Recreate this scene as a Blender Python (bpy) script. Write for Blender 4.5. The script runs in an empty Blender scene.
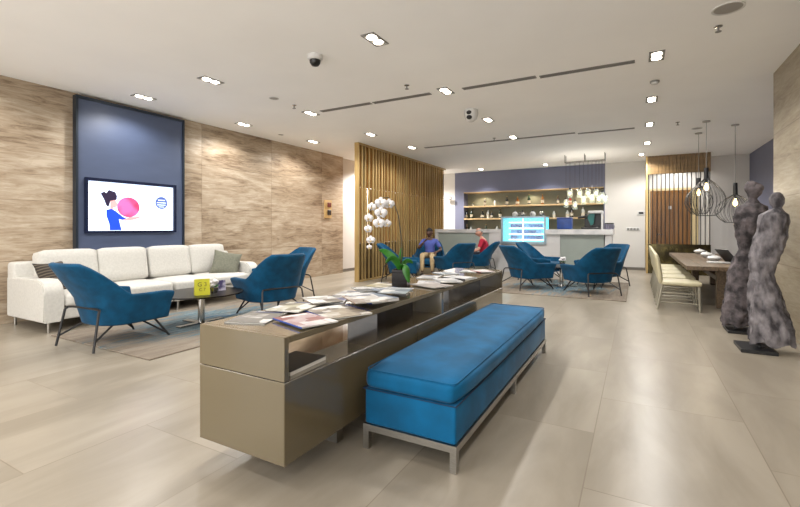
import bpy, bmesh, math, random
from mathutils import Vector, Matrix, noise
random.seed(7)
scene = bpy.context.scene
C = scene.collection
PI = math.pi

# ------------------------------------------------------------------ camera
F_PX = 430.0; HZ = 228.0; CAM_H = 1.2
TH = math.atan2(237, F_PX)
cam_d = bpy.data.cameras.new('camera')
cam = bpy.data.objects.new('camera', cam_d); C.objects.link(cam)
cam.location = (0, 0, CAM_H)
cam.rotation_euler = (PI/2, 0, TH)
cam_d.sensor_fit = 'HORIZONTAL'; cam_d.sensor_width = 36
cam_d.lens = 36*F_PX/800
cam_d.shift_y = (HZ-253.5)/800
cam_d.clip_start = 0.05
scene.camera = cam

# ------------------------------------------------------------------ world, exposure
world = bpy.data.worlds.new('world'); scene.world = world
world.use_nodes = True
bg = world.node_tree.nodes['Background']
bg.inputs['Color'].default_value = (1.0, 0.98, 0.96, 1)
bg.inputs['Strength'].default_value = 2.4
scene.view_settings.view_transform = 'Standard'
scene.view_settings.look = 'None'
scene.view_settings.gamma = 1
scene.view_settings.exposure = 0.98
scene.cycles.use_denoising = True
scene.cycles.max_bounces = 8
scene.cycles.sample_clamp_indirect = 6

# ------------------------------------------------------------------ materials
ALB = 0.72          # most base colours darkened so the ceiling seems better lit
def lin(c, k=None):
    k = ALB if k is None else k
    return tuple(k*(x/255/12.92 if x/255 <= 0.04045 else ((x/255+0.055)/1.055)**2.4) for x in c)

def mat(name, rgb, rough=0.5, metal=0.0, var=0.0, scale=8.0, stretch=(1,1,1), bump=0.0, coat=0.0,
        emit=0.0, sheen=0.0, rgb2=None, trans=0.0, spec=None, contrast=(0.35, 0.65), detail=4, alb=None):
    m = bpy.data.materials.new(name); m.use_nodes = True
    nt = m.node_tree; b = nt.nodes['Principled BSDF']
    alb = 1 if emit else alb
    c = lin(rgb, alb)
    b.inputs['Base Color'].default_value = (*c, 1)
    b.inputs['Roughness'].default_value = rough
    b.inputs['Metallic'].default_value = metal
    b.inputs['Coat Weight'].default_value = coat
    b.inputs['Coat Roughness'].default_value = 0.05
    b.inputs['Sheen Weight'].default_value = sheen
    b.inputs['Sheen Roughness'].default_value = 0.4
    b.inputs['Transmission Weight'].default_value = trans
    if spec is not None: b.inputs['Specular IOR Level'].default_value = spec
    if emit:
        b.inputs['Emission Color'].default_value = (*c, 1)
        b.inputs['Emission Strength'].default_value = emit
    if var or bump or rgb2:
        tc = nt.nodes.new('ShaderNodeTexCoord'); mp = nt.nodes.new('ShaderNodeMapping')
        mp.inputs['Scale'].default_value = stretch
        nt.links.new(tc.outputs['Object'], mp.inputs['Vector'])
        nz = nt.nodes.new('ShaderNodeTexNoise')
        nz.inputs['Scale'].default_value = scale; nz.inputs['Detail'].default_value = detail
        nt.links.new(mp.outputs['Vector'], nz.inputs['Vector'])
        if var or rgb2:
            rp = nt.nodes.new('ShaderNodeValToRGB')
            rp.color_ramp.elements[0].position = contrast[0]; rp.color_ramp.elements[1].position = contrast[1]
            if rgb2: c2 = lin(rgb2, alb)
            else: c2 = tuple(min(1, x*(1+var)) for x in c)
            c1 = c if rgb2 else tuple(x*(1-var) for x in c)
            rp.color_ramp.elements[0].color = (*c1, 1); rp.color_ramp.elements[1].color = (*c2, 1)
            nt.links.new(nz.outputs['Fac'], rp.inputs['Fac'])
            nt.links.new(rp.outputs['Color'], b.inputs['Base Color'])
        if bump:
            bp = nt.nodes.new('ShaderNodeBump'); bp.inputs['Strength'].default_value = bump
            bp.inputs['Distance'].default_value = 0.02
            nt.links.new(nz.outputs['Fac'], bp.inputs['Height'])
            nt.links.new(bp.outputs['Normal'], b.inputs['Normal'])
    return m

def travertine(name, light, mid, dark, horiz, joint=(1.2, 0.6), gain=1.0):
    # layered stone: long horizontal veins in object space, axis 'horiz' is the length
    m = bpy.data.materials.new(name); m.use_nodes = True
    nt = m.node_tree; N = nt.nodes; L = nt.links; b = N['Principled BSDF']
    tc = N.new('ShaderNodeTexCoord'); sep = N.new('ShaderNodeSeparateXYZ'); L.new(tc.outputs['Object'], sep.inputs[0])
    cmb = N.new('ShaderNodeCombineXYZ')
    L.new(sep.outputs[horiz], cmb.inputs[0]); L.new(sep.outputs[2], cmb.inputs[1])
    br = N.new('ShaderNodeTexBrick')
    br.inputs['Scale'].default_value = 1; br.inputs['Brick Width'].default_value = joint[0]; br.inputs['Row Height'].default_value = joint[1]
    br.inputs['Mortar Size'].default_value = 0.004; br.offset = 0.0
    br.inputs['Color1'].default_value = (0, 0, 0, 1); br.inputs['Color2'].default_value = (1, 1, 1, 1); br.inputs['Bias'].default_value = 0
    L.new(cmb.outputs[0], br.inputs['Vector'])
    # per slab shift
    add = N.new('ShaderNodeVectorMath'); add.operation = 'MULTIPLY_ADD'
    mp = N.new('ShaderNodeMapping'); mp.inputs['Scale'].default_value = (0.55, 2.4, 1)
    L.new(cmb.outputs[0], mp.inputs['Vector'])
    L.new(br.outputs['Color'], add.inputs[0]); add.inputs[1].default_value = (3, 2.2, 5); L.new(mp.outputs[0], add.inputs[2])
    n1 = N.new('ShaderNodeTexNoise'); n1.inputs['Scale'].default_value = 1.0; n1.inputs['Detail'].default_value = 8; n1.inputs['Roughness'].default_value = 0.62
    n1.inputs['Distortion'].default_value = 1.1
    L.new(add.outputs[0], n1.inputs['Vector'])
    mpf = N.new('ShaderNodeMapping'); mpf.inputs['Scale'].default_value = (2.2, 15.0, 1); L.new(cmb.outputs[0], mpf.inputs['Vector'])
    n2 = N.new('ShaderNodeTexNoise'); n2.inputs['Scale'].default_value = 1.0; n2.inputs['Detail'].default_value = 6; n2.inputs['Roughness'].default_value = 0.7; n2.inputs['Distortion'].default_value = 1.6
    L.new(mpf.outputs[0], n2.inputs['Vector'])
    mixf = N.new('ShaderNodeMath'); mixf.operation = 'MULTIPLY_ADD'; mixf.inputs[1].default_value = 0.45; L.new(n2.outputs['Fac'], mixf.inputs[0])
    half = N.new('ShaderNodeMath'); half.operation = 'MULTIPLY'; half.inputs[1].default_value = 0.55; L.new(n1.outputs['Fac'], half.inputs[0]); L.new(half.outputs[0], mixf.inputs[2])
    rp = N.new('ShaderNodeValToRGB')
    e = rp.color_ramp.elements
    e[0].position = 0.36; e[0].color = (*lin(dark), 1); e[1].position = 0.62; e[1].color = (*lin(light), 1)
    k = e.new(0.48); k.color = (*lin(mid), 1)
    L.new(mixf.outputs[0], rp.inputs['Fac'])
    mx = N.new('ShaderNodeMix'); mx.data_type = 'RGBA'; mx.blend_type = 'MULTIPLY'
    L.new(br.outputs['Fac'], mx.inputs[0]); L.new(rp.outputs['Color'], mx.inputs[6]); mx.inputs[7].default_value = (0.6, 0.55, 0.5, 1)
    L.new(mx.outputs[2], b.inputs['Base Color'])
    b.inputs['Roughness'].default_value = 0.38
    b.inputs['Specular IOR Level'].default_value = 0.35
    return m

def floor_mat():
    m = bpy.data.materials.new('floor_stone'); m.use_nodes = True
    nt = m.node_tree; N = nt.nodes; L = nt.links; b = N['Principled BSDF']
    tc = N.new('ShaderNodeTexCoord')
    mpb = N.new('ShaderNodeMapping'); mpb.inputs['Location'].default_value = (0.35, 0.22, 0)
    mpb.inputs['Rotation'].default_value = (0, 0, PI/2)
    L.new(tc.outputs['Object'], mpb.inputs['Vector'])
    br = N.new('ShaderNodeTexBrick'); br.inputs['Scale'].default_value = 1
    br.inputs['Brick Width'].default_value = 1.2; br.inputs['Row Height'].default_value = 0.8
    br.inputs['Mortar Size'].default_value = 0.003; br.offset = 0.5
    br.inputs['Color1'].default_value = (0, 0, 0, 1); br.inputs['Color2'].default_value = (1, 1, 1, 1)
    L.new(mpb.outputs[0], br.inputs['Vector'])
    mp = N.new('ShaderNodeMapping'); mp.inputs['Scale'].default_value = (2.2, 0.55, 1); mp.inputs['Rotation'].default_value = (0, 0, 0.35)
    L.new(tc.outputs['Object'], mp.inputs['Vector'])
    add = N.new('ShaderNodeVectorMath'); add.operation = 'MULTIPLY_ADD'
    L.new(br.outputs['Color'], add.inputs[0]); add.inputs[1].default_value = (7, 4, 3); L.new(mp.outputs[0], add.inputs[2])
    n1 = N.new('ShaderNodeTexNoise'); n1.inputs['Scale'].default_value = 1.5; n1.inputs['Detail'].default_value = 5; n1.inputs['Roughness'].default_value = 0.55; n1.inputs['Distortion'].default_value = 0.5
    L.new(add.outputs[0], n1.inputs['Vector'])
    rp = N.new('ShaderNodeValToRGB'); e = rp.color_ramp.elements
    e[0].position = 0.36; e[0].color = (*lin((153, 143, 127)), 1); e[1].position = 0.66; e[1].color = (*lin((175, 165, 149)), 1)
    k = e.new(0.5); k.color = (*lin((164, 154, 138)), 1)
    L.new(n1.outputs['Fac'], rp.inputs['Fac'])
    m2 = N.new('ShaderNodeMix'); m2.data_type = 'RGBA'; m2.blend_type = 'MULTIPLY'
    L.new(br.outputs['Fac'], m2.inputs[0]); L.new(rp.outputs['Color'], m2.inputs[6]); m2.inputs[7].default_value = (0.78, 0.74, 0.7, 1)
    L.new(m2.outputs[2], b.inputs['Base Color'])
    mr = N.new('ShaderNodeMapRange'); mr.inputs[3].default_value = 0.24; mr.inputs[4].default_value = 0.32
    b.inputs['Roughness'].default_value = 0.28
    b.inputs['Specular IOR Level'].default_value = 0.22
    return m

def rug_mat(name):
    m = bpy.data.materials.new(name); m.use_nodes = True
    nt = m.node_tree; N = nt.nodes; L = nt.links; b = N['Principled BSDF']
    tc = N.new('ShaderNodeTexCoord')
    mp = N.new('ShaderNodeMapping'); mp.inputs['Scale'].default_value = (7.0, 1.1, 1); L.new(tc.outputs['Object'], mp.inputs['Vector'])
    n1 = N.new('ShaderNodeTexNoise'); n1.inputs['Scale'].default_value = 1.6; n1.inputs['Detail'].default_value = 8; n1.inputs['Roughness'].default_value = 0.7
    L.new(mp.outputs[0], n1.inputs['Vector'])
    gr = N.new('ShaderNodeTexNoise'); gr.inputs['Scale'].default_value = 1.1; gr.inputs['Detail'].default_value = 2
    L.new(tc.outputs['Object'], gr.inputs['Vector'])
    sep = N.new('ShaderNodeSeparateXYZ'); L.new(tc.outputs['Object'], sep.inputs[0])
    av = N.new('ShaderNodeMath'); av.operation = 'ABSOLUTE'; L.new(sep.outputs[0], av.inputs[0])
    ay = N.new('ShaderNodeMath'); ay.operation = 'ABSOLUTE'; L.new(sep.outputs[1], ay.inputs[0])
    mxm = N.new('ShaderNodeMath'); mxm.operation = 'MULTIPLY_ADD'; mxm.inputs[1].default_value = 0.75
    L.new(ay.outputs[0], mxm.inputs[0]); 
    L.new(av.outputs[0], mxm.inputs[2])
    mr = N.new('ShaderNodeMapRange'); mr.inputs[1].default_value = 0.25; mr.inputs[2].default_value = 1.75; mr.inputs[3].default_value = 0.15; mr.inputs[4].default_value = -0.22
    L.new(mxm.outputs[0], mr.inputs[0])
    ad = N.new('ShaderNodeMath'); ad.operation = 'ADD'; L.new(n1.outputs['Fac'], ad.inputs[0]); L.new(mr.outputs[0], ad.inputs[1])
    rp = N.new('ShaderNodeValToRGB'); e = rp.color_ramp.elements
    e[0].position = 0.25; e[0].color = (*lin((130, 117, 102)), 1); e[1].position = 0.74; e[1].color = (*lin((40, 112, 150)), 1)
    for p, c in ((0.42, (150, 138, 122)), (0.5, (126, 126, 122)), (0.56, (84, 122, 136)), (0.63, (152, 160, 158))):
        k = e.new(p); k.color = (*lin(c), 1)
    L.new(ad.outputs[0], rp.inputs['Fac']); L.new(rp.outputs['Color'], b.inputs['Base Color'])
    b.inputs['Roughness'].default_value = 0.95
    fz = N.new('ShaderNodeTexNoise'); fz.inputs['Scale'].default_value = 160
    L.new(tc.outputs['Object'], fz.inputs['Vector'])
    bp = N.new('ShaderNodeBump'); bp.inputs['Strength'].default_value = 0.5; bp.inputs['Distance'].default_value = 0.006
    L.new(fz.outputs['Fac'], bp.inputs['Height']); L.new(bp.outputs[0], b.inputs['Normal'])
    return m

def wood_mat(name, c1, c2, axis=2, rough=0.35, scale=3.0):
    st = [14, 14, 14]; st[axis] = 0.8
    return mat(name, c1, rough, rgb2=c2, scale=scale, stretch=tuple(st), bump=0.05)

M = {}
M['floor'] = floor_mat()
M['ceiling'] = mat('ceiling_paint', (244, 243, 241), 0.9, var=0.015, scale=1.2, spec=0.1, alb=1)
M['trav'] = travertine('travertine_slab', (222, 206, 184), (186, 166, 141), (128, 106, 84), 1, (1.7, 0.78))
M['trav_grey'] = travertine('grey_travertine', (188, 176, 154), (162, 148, 124), (126, 112, 92), 1, (1.4, 0.78))
M['white'] = mat('white_wall_paint', (232, 228, 222), 0.75, var=0.01, scale=2, spec=0.2)
M['purple'] = mat('slate_violet_paint', (112, 114, 134), 0.6, alb=0.85, var=0.03, scale=2.5, spec=0.3)
M['panelblue'] = mat('slate_blue_panel', (80, 92, 120), 0.45, alb=0.85, var=0.04, scale=2, stretch=(1, 1, 4))
M['paneltrim'] = mat('panel_trim', (56, 66, 78), 0.35, metal=0.5, var=0.05)
M['skirting'] = mat('grey_skirting', (120, 114, 106), 0.4, var=0.05)
M['bluev'] = mat('blue_velvet', (0, 74, 110), 0.85, var=0.22, scale=9, bump=0.1, sheen=0.08, spec=0.25)
M['bench'] = mat('bright_blue_velvet', (0, 97, 144), 0.85, var=0.22, scale=5, stretch=(1, 1, 1), bump=0.08, sheen=0.08, spec=0.25)
M['piping'] = mat('dark_piping', (12, 48, 84), 0.8, var=0.1)
M['steel'] = mat('brushed_steel', (190, 186, 178), 0.28, metal=1.0, var=0.08, scale=30, stretch=(1, 1, 8))
M['chrome'] = mat('chrome', (215, 214, 210), 0.12, metal=1.0, var=0.03)
M['black_metal'] = mat('black_metal', (30, 30, 32), 0.5, metal=0.1, var=0.08)
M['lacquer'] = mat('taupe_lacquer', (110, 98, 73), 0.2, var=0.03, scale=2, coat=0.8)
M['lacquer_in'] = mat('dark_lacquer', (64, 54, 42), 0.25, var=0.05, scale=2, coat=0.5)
M['cream'] = mat('cream_upholstery', (218, 215, 207), 0.9, var=0.05, scale=40, bump=0.12)
M['pillow_g'] = mat('grey_green_fabric', (120, 120, 104), 0.9, var=0.12, scale=30, bump=0.2)
M['glass_dark'] = mat('smoked_glass', (26, 23, 20), 0.3, var=0.05, spec=0.12)
M['gold'] = mat('gold_profile', (214, 182, 122), 0.3, metal=0.45, var=0.12, scale=3, stretch=(4, 4, 0.5))
M['bronze'] = mat('bronze_mirror', (168, 128, 76), 0.12, metal=0.85, var=0.2, scale=1.6, stretch=(1, 2.5, 0.4))
M['bronze_mid'] = mat('amber_panel', (160, 120, 72), 0.22, metal=0.35, var=0.35, scale=2.2, stretch=(1, 4, 0.3))
M['bronze_dark'] = mat('dark_bronze_panel', (62, 46, 32), 0.18, metal=0.4, var=0.2, scale=2)
M['darkrod'] = mat('dark_bronze_rod', (44, 38, 34), 0.4, metal=0.2, var=0.08)
M['doorwood'] = wood_mat('door_walnut', (134, 90, 46), (158, 112, 62), 2, 0.3)
M['tablewood'] = wood_mat('table_oak', (88, 70, 50), (122, 100, 74), 1, 0.45)
M['oakshelf'] = wood_mat('shelf_oak', (190, 156, 108), (214, 184, 136), 0, 0.5)
M['creamchair'] = mat('cream_leather', (218, 208, 172), 0.5, var=0.05, scale=10)
M['creamlegs'] = mat('pale_painted_legs', (178, 172, 154), 0.4, var=0.06)
M['statue'] = mat('grey_draped_stone', (64, 60, 64), 0.85, rgb2=(164, 158, 161), scale=9, stretch=(1.3, 1.3, 0.7), bump=1.0, contrast=(0.38, 0.68), detail=8)  # pale and dark mottling stands in for highlights and shade on the crumples
M['statue_dark'] = mat('dark_draped_stone', (48, 44, 46), 0.85, rgb2=(126, 116, 118), scale=10, bump=1.0, contrast=(0.38, 0.68), detail=8)  # highlights and shade painted in likewise, in darker tones
M['blackbase'] = mat('black_plinth', (24, 24, 26), 0.4, var=0.1)
M['marble'] = mat('white_marble', (232, 230, 228), 0.25, rgb2=(206, 205, 206), scale=2.2, contrast=(0.5, 0.66), detail=8)
M['greyinset'] = mat('grey_green_panel', (172, 182, 174), 0.4, var=0.04, scale=2)
M['nicheback'] = mat('olive_grey_back', (138, 138, 118), 0.6, var=0.08, scale=3)
M['frame_grey'] = mat('fridge_frame', (150, 164, 170), 0.3, metal=0.6, var=0.04)
M['cyan_glow'] = mat('fridge_backlight', (100, 205, 228), 0.5, emit=0.55, var=0.0)
M['shelfglow'] = mat('fridge_shelf_light', (214, 240, 248), 0.4, emit=0.9)
M['bluebox'] = mat('blue_plastic', (38, 74, 150), 0.4, var=0.15)
M['teal'] = mat('teal_plastic', (22, 120, 116), 0.4, var=0.1)
M['black'] = mat('black_plastic', (22, 22, 24), 0.4, var=0.1)
M['whitep'] = mat('white_plastic', (236, 235, 232), 0.4, var=0.02)
M['greyp'] = mat('grey_plastic', (140, 138, 134), 0.5, var=0.06)
M['slot'] = mat('slot_dark', (132, 126, 118), 0.6, var=0.05)
M['lamp'] = mat('lamp_emitter', (255, 244, 224), 0.4, emit=14)
M['lampwarm'] = mat('warm_bulb', (255, 214, 140), 0.4, emit=5)
M['jar'] = mat('jar_shade', (255, 236, 196), 0.3, emit=0.9)
M['petal'] = mat('white_petal', (244, 240, 240), 0.6, var=0.03)
M['leaf'] = mat('green_leaf', (48, 118, 32), 0.35, var=0.3, scale=12)
M['stem'] = mat('brown_stem', (66, 58, 34), 0.6, var=0.1)
M['potglass'] = mat('dark_pot', (24, 17, 14), 0.2, var=0.2, coat=0.0, spec=0.3)
M['yellow'] = mat('yellow_card', (204, 200, 40), 0.5, var=0.03)
M['ink'] = mat('dark_ink', (84, 84, 26), 0.6, var=0.05)
M['screenwhite'] = mat('screen_white', (214, 228, 255), 0.3, emit=0.8)
M['s_blue'] = mat('screen_blue', (14, 62, 190), 0.5, emit=0.45)
M['s_hair'] = mat('screen_hair', (30, 16, 48), 0.5, emit=0.3)
M['s_skin'] = mat('screen_skin', (216, 150, 150), 0.5, emit=0.4)
M['s_navy'] = mat('screen_disc', (70, 92, 160), 0.5, emit=0.35)
M['s_txt'] = mat('screen_text', (170, 180, 205), 0.3, emit=0.9)
M['tvframe'] = mat('tv_frame', (22, 32, 62), 0.25, var=0.05)
M['alarm'] = mat('cream_alarm_plate', (226, 190, 128), 0.5, var=0.03)
M['red'] = mat('red_plastic', (120, 40, 30), 0.4, var=0.05)
M['skin_d'] = mat('dark_skin', (92, 62, 48), 0.55, var=0.06)
M['skin_l'] = mat('light_skin', (224, 166, 142), 0.55, var=0.06)
M['shirt_b'] = mat('blue_violet_cotton', (84, 98, 176), 0.9, var=0.12, scale=14)
M['shirt_r'] = mat('red_cotton', (188, 34, 62), 0.9, var=0.12, scale=14)
M['khaki'] = mat('khaki_cotton', (196, 172, 132), 0.9, var=0.1, scale=14)
M['navyc'] = mat('navy_cotton', (44, 50, 66), 0.9, var=0.1, scale=14)
M['hairg'] = mat('grey_hair', (170, 170, 164), 0.8, var=0.15, scale=40)
M['hairb'] = mat('black_hair', (24, 20, 20), 0.8, var=0.15, scale=40)
M['shoe'] = mat('dark_shoe', (40, 34, 32), 0.5, var=0.1)
M['paper'] = mat('paper_pages', (238, 236, 230), 0.8, var=0.03, scale=60)

def ball_mat():
    m = bpy.data.materials.new('screen_ball'); m.use_nodes = True
    nt = m.node_tree; b = nt.nodes['Principled BSDF']
    tc = nt.nodes.new('ShaderNodeTexCoord')
    g = nt.nodes.new('ShaderNodeTexNoise'); g.inputs['Scale'].default_value = 3.5
    nt.links.new(tc.outputs['Object'], g.inputs['Vector'])
    rp = nt.nodes.new('ShaderNodeValToRGB'); rp.color_ramp.elements[0].color = (*lin((226, 30, 66)), 1); rp.color_ramp.elements[1].color = (*lin((220, 110, 180)), 1)
    rp.color_ramp.elements[0].position = .35; rp.color_ramp.elements[1].position = .62
    nt.links.new(g.outputs['Fac'], rp.inputs['Fac'])
    nt.links.new(rp.outputs['Color'], b.inputs['Base Color']); nt.links.new(rp.outputs['Color'], b.inputs['Emission Color'])
    b.inputs['Emission Strength'].default_value = 0.45
    return m
M['s_ball'] = ball_mat()

def clear_glass(name, tint=(0.95, 1, 1), alpha=0.12):
    m = bpy.data.materials.new(name); m.use_nodes = True
    nt = m.node_tree; N = nt.nodes; out = N['Material Output']; b = N['Principled BSDF']
    b.inputs['Base Color'].default_value = (*tint, 1); b.inputs['Roughness'].default_value = 0.03
    b.inputs['Metallic'].default_value = 0
    tr = N.new('ShaderNodeBsdfTransparent'); tr.inputs[0].default_value = (*tint, 1)
    mx = N.new('ShaderNodeMixShader'); mx.inputs[0].default_value = alpha
    nt.links.new(tr.outputs[0], mx.inputs[1]); nt.links.new(b.outputs[0], mx.inputs[2]); nt.links.new(mx.outputs[0], out.inputs[0])
    return m
M['clear'] = clear_glass('clear_glass')
M['jarglass'] = clear_glass('jar_glass', (0.92, 0.97, 0.93), 0.25)

# ------------------------------------------------------------------ mesh helpers
def NB(): return bmesh.new()

def box(bm, cx, cy, cz, sx, sy, sz, bev=0.0, seg=2, rot=None):
    r = bmesh.ops.create_cube(bm, size=1)
    vs = r['verts']
    for v in vs: v.co = Vector((v.co.x*sx, v.co.y*sy, v.co.z*sz))
    if bev:
        es = list({e for v in vs for e in v.link_edges})
        g = bmesh.ops.bevel(bm, geom=es, offset=min(bev, 0.49*min(sx, sy, sz)), segments=seg, affect='EDGES', profile=0.5)
        vs = list({v for f in g['faces'] for v in f.verts} | {v for v in vs if v.is_valid})
    mt = Matrix.Translation((cx, cy, cz)) @ (rot if rot else Matrix.Identity(4))
    bmesh.ops.transform(bm, matrix=mt, verts=vs)
    return vs

def bx(bm, x0, x1, y0, y1, z0, z1, bev=0.0, seg=2):
    return box(bm, (x0+x1)/2, (y0+y1)/2, (z0+z1)/2, x1-x0, y1-y0, z1-z0, bev, seg)

def tube(bm, pts, r, seg=8, caps=True, closed=False):
    pts = [Vector(p) for p in pts]; n = len(pts)
    rs = r if isinstance(r, (list, tuple)) else [r]*n
    rings = []; prev = None
    for i, p in enumerate(pts):
        a = pts[i-1] if (i > 0 or closed) else p
        b = pts[(i+1) % n] if (i < n-1 or closed) else p
        t = (b-a).normalized() if (b-a).length > 1e-9 else Vector((0, 0, 1))
        if prev is None:
            u = t.cross(Vector((0, 0, 1)))
            if u.length < 1e-3: u = t.cross(Vector((1, 0, 0)))
        else:
            u = prev - t*prev.dot(t)
            if u.length < 1e-4: u = t.cross(Vector((1, 0, 0)))
        u.normalize(); w = t.cross(u); prev = u
        rings.append([bm.verts.new(p+(u*math.cos(2*PI*k/seg)+w*math.sin(2*PI*k/seg))*rs[i]) for k in range(seg)])
    m = n if closed else n-1
    for i in range(m):
        A = rings[i]; B = rings[(i+1) % n]
        for k in range(seg): bm.faces.new((A[k], A[(k+1) % seg], B[(k+1) % seg], B[k]))
    if caps and not closed:
        bm.faces.new(list(reversed(rings[0]))); bm.faces.new(rings[-1])

def lathe(bm, prof, seg=20, cx=0, cy=0, cz=0):
    rings = []
    for r, z in prof:
        if r < 1e-5: rings.append([bm.verts.new((cx, cy, cz+z))])
        else: rings.append([bm.verts.new((cx+r*math.cos(2*PI*k/seg), cy+r*math.sin(2*PI*k/seg), cz+z)) for k in range(seg)])
    for A, B in zip(rings, rings[1:]):
        if len(A) == 1 and len(B) == 1: continue
        for k in range(seg):
            k2 = (k+1) % seg
            if len(A) == 1: bm.faces.new((A[0], B[k2], B[k]))
            elif len(B) == 1: bm.faces.new((A[k], A[k2], B[0]))
            else: bm.faces.new((A[k], A[k2], B[k2], B[k]))

def cyl(bm, x, y, z0, z1, r, seg=16):
    lathe(bm, [(0, z0), (r, z0), (r, z1), (0, z1)], seg, x, y)

def ball(bm, x, y, z, rx, ry=None, rz=None, u=14, v=9):
    ry = rx if ry is None else ry; rz = rx if rz is None else rz
    r = bmesh.ops.create_uvsphere(bm, u_segments=u, v_segments=v, radius=1)
    for q in r['verts']: q.co = Vector((x+q.co.x*rx, y+q.co.y*ry, z+q.co.z*rz))
    return r['verts']

def prism(bm, poly, axis, a, b):
    # extrude a 2-D polygon along an axis ('x','y','z') from a to b
    def p3(p, t):
        if axis == 'x': return (t, p[0], p[1])
        if axis == 'y': return (p[0], t, p[1])
        return (p[0], p[1], t)
    A = [bm.verts.new(p3(p, a)) for p in poly]; B = [bm.verts.new(p3(p, b)) for p in poly]
    n = len(poly)
    bm.faces.new(A); bm.faces.new(list(reversed(B)))
    for i in range(n): bm.faces.new((A[i], B[i], B[(i+1) % n], A[(i+1) % n]))

def obj(name, bm, m, parent=None, smooth=None, mods=None, loc=None):
    bmesh.ops.recalc_face_normals(bm, faces=bm.faces[:])
    me = bpy.data.meshes.new(name); bm.to_mesh(me); bm.free()
    me.materials.append(M[m] if isinstance(m, str) else m)
    if smooth is not None:
        for p in me.polygons: p.use_smooth = True
        try: me.set_sharp_from_angle(angle=math.radians(smooth))
        except Exception: pass
    o = bpy.data.objects.new(name, me); C.objects.link(o)
    if parent: o.parent = parent
    if loc: o.location = loc
    return o

def tag(o, label, cat, group=None, kind=None):
    o['label'] = label; o['category'] = cat
    if group: o['group'] = group
    if kind: o['kind'] = kind
    return o

def thing(name, label, cat, loc=(0, 0, 0), rz=0, group=None):
    o = bpy.data.objects.new(name, None); C.objects.link(o)
    o.location = loc; o.rotation_euler = (0, 0, rz); o.empty_display_size = 0.1
    return tag(o, label, cat, group)

def struct(name, bm, m, label=None, cat='structure', smooth=None):
    o = obj(name, bm, m, None, smooth); o['kind'] = 'structure'
    if label: o['label'] = label; o['category'] = cat
    return o

def dup(root, loc, rz, label, group=None, scale=None):
    r = root.copy(); C.objects.link(r); r.location = loc; r.rotation_euler = (0, 0, rz); r['label'] = label
    if group: r['group'] = group
    if scale: r.scale = scale
    for ch in list(root.children):
        c = ch.copy(); C.objects.link(c); c.parent = r
        for g in list(ch.children):
            d = g.copy(); C.objects.link(d); d.parent = c
    return r

def origin(o, p):
    """move a mesh's origin to p without moving its geometry"""
    p = Vector(p); o.data.transform(Matrix.Translation(-p)); o.location = p
    return o

# pixel -> world helper used only to read measured places off the photograph
S_, C_ = math.sin(TH), math.cos(TH)
def at(u, v, z=0.0):
    d = F_PX*(CAM_H-z)/(v-HZ); r = (u-400)/F_PX*d
    return (r*C_-d*S_, r*S_+d*C_)
def aty(u, v, Y):
    a = (u-400)/F_PX; d = Y/(a*S_+C_)
    return (d*(a*C_-S_), CAM_H+(HZ-v)/F_PX*d)
ORD = ['first', 'second', 'third', 'fourth', 'fifth', 'sixth', 'seventh', 'eighth', 'ninth', 'tenth', 'eleventh', 'twelfth', 'thirteenth', 'fourteenth', 'fifteenth']

def text_mesh(s, size, ext=0.001):
    cu = bpy.data.curves.new('txt', 'FONT'); cu.body = s; cu.size = size; cu.extrude = ext
    cu.align_x = 'CENTER'; cu.align_y = 'CENTER'
    o = bpy.data.objects.new('txt', cu); C.objects.link(o)
    dg = bpy.context.evaluated_depsgraph_get()
    me = bpy.data.meshes.new_from_object(o.evaluated_get(dg))
    bpy.data.objects.remove(o); bpy.data.curves.remove(cu)
    return me

# ================================================================== LARGE STRUCTURE
XL, XR, YB, ZC = -6.92, 1.47, 14.0, 3.1
b = NB(); bx(b, -7.3, 2.8, -3, 14.7, -0.12, 0); struct('floor', b, 'floor')
b = NB(); bx(b, -7.3, 2.8, -3, 14.7, ZC, ZC+0.15); struct('ceiling', b, 'ceiling')
b = NB(); bx(b, XL-0.2, XL, -3, 9.38, 0, ZC); struct('wall_left', b, 'trav')
b = NB(); bx(b, XL-0.3, XL-0.1, 9.38, 14.2, 0, ZC); struct('wall_left_corridor', b, 'white')
b = NB(); bx(b, XR, XR+1.2, -3, 6.85, 0, ZC); struct('wall_right', b, 'trav_grey')
b = NB(); bx(b, 2.53, 2.73, 6.85, 14.2, 0, ZC); struct('wall_right_dining', b, 'purple')
# back wall: white left of the bar, violet bar wall with a niche, white right, recess with the door
b = NB(); bx(b, -7.2, -5.54, YB, YB+0.5, 0, ZC); struct('wall_back_corridor', b, 'white')
NX0, NX1, NZ0, NZ1 = -5.21, -0.86, 1.0, 2.42
b = NB()
bx(b, -5.54, -0.83, YB, YB+0.5, NZ1, ZC); bx(b, -5.54, NX0, YB, YB+0.5, 0, NZ1)
bx(b, NX0, -0.83, YB, YB+0.5, 0, NZ0); bx(b, NX1, -0.83, YB, YB+0.5, NZ0, NZ1)
struct('wall_back_bar', b, 'purple')
b = NB(); bx(b, NX0, NX1, YB+0.4, YB+0.5, NZ0, NZ1); struct('wall_back_niche', b, 'nicheback')
b = NB(); bx(b, -0.83, 0.2, YB, YB+0.5, 0, ZC); struct('wall_back_white', b, 'white')
b = NB(); bx(b, 0.2, 1.68, YB+0.4, YB+0.5, 0, ZC); struct('wall_back_recess', b, 'white')
b = NB(); bx(b, 1.68, 2.73, YB, YB+0.5, 0, ZC); struct('wall_back_right', b, 'white')
b = NB(); bx(b, -0.83, 0.2, YB-0.012, YB, 0, 0.08); struct('baseboard_back', b, 'skirting')
b = NB(); bx(b, XL-0.1, XL-0.088, 9.39, 10.6, 0, 0.08); struct('baseboard_left', b, 'skirting')
# wood shelf lining of the bar niche
b = NB()
bx(b, NX0, NX1, YB-0.02, YB+0.4, NZ1-0.03, NZ1)
struct('trim_1', b, 'oakshelf')

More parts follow.
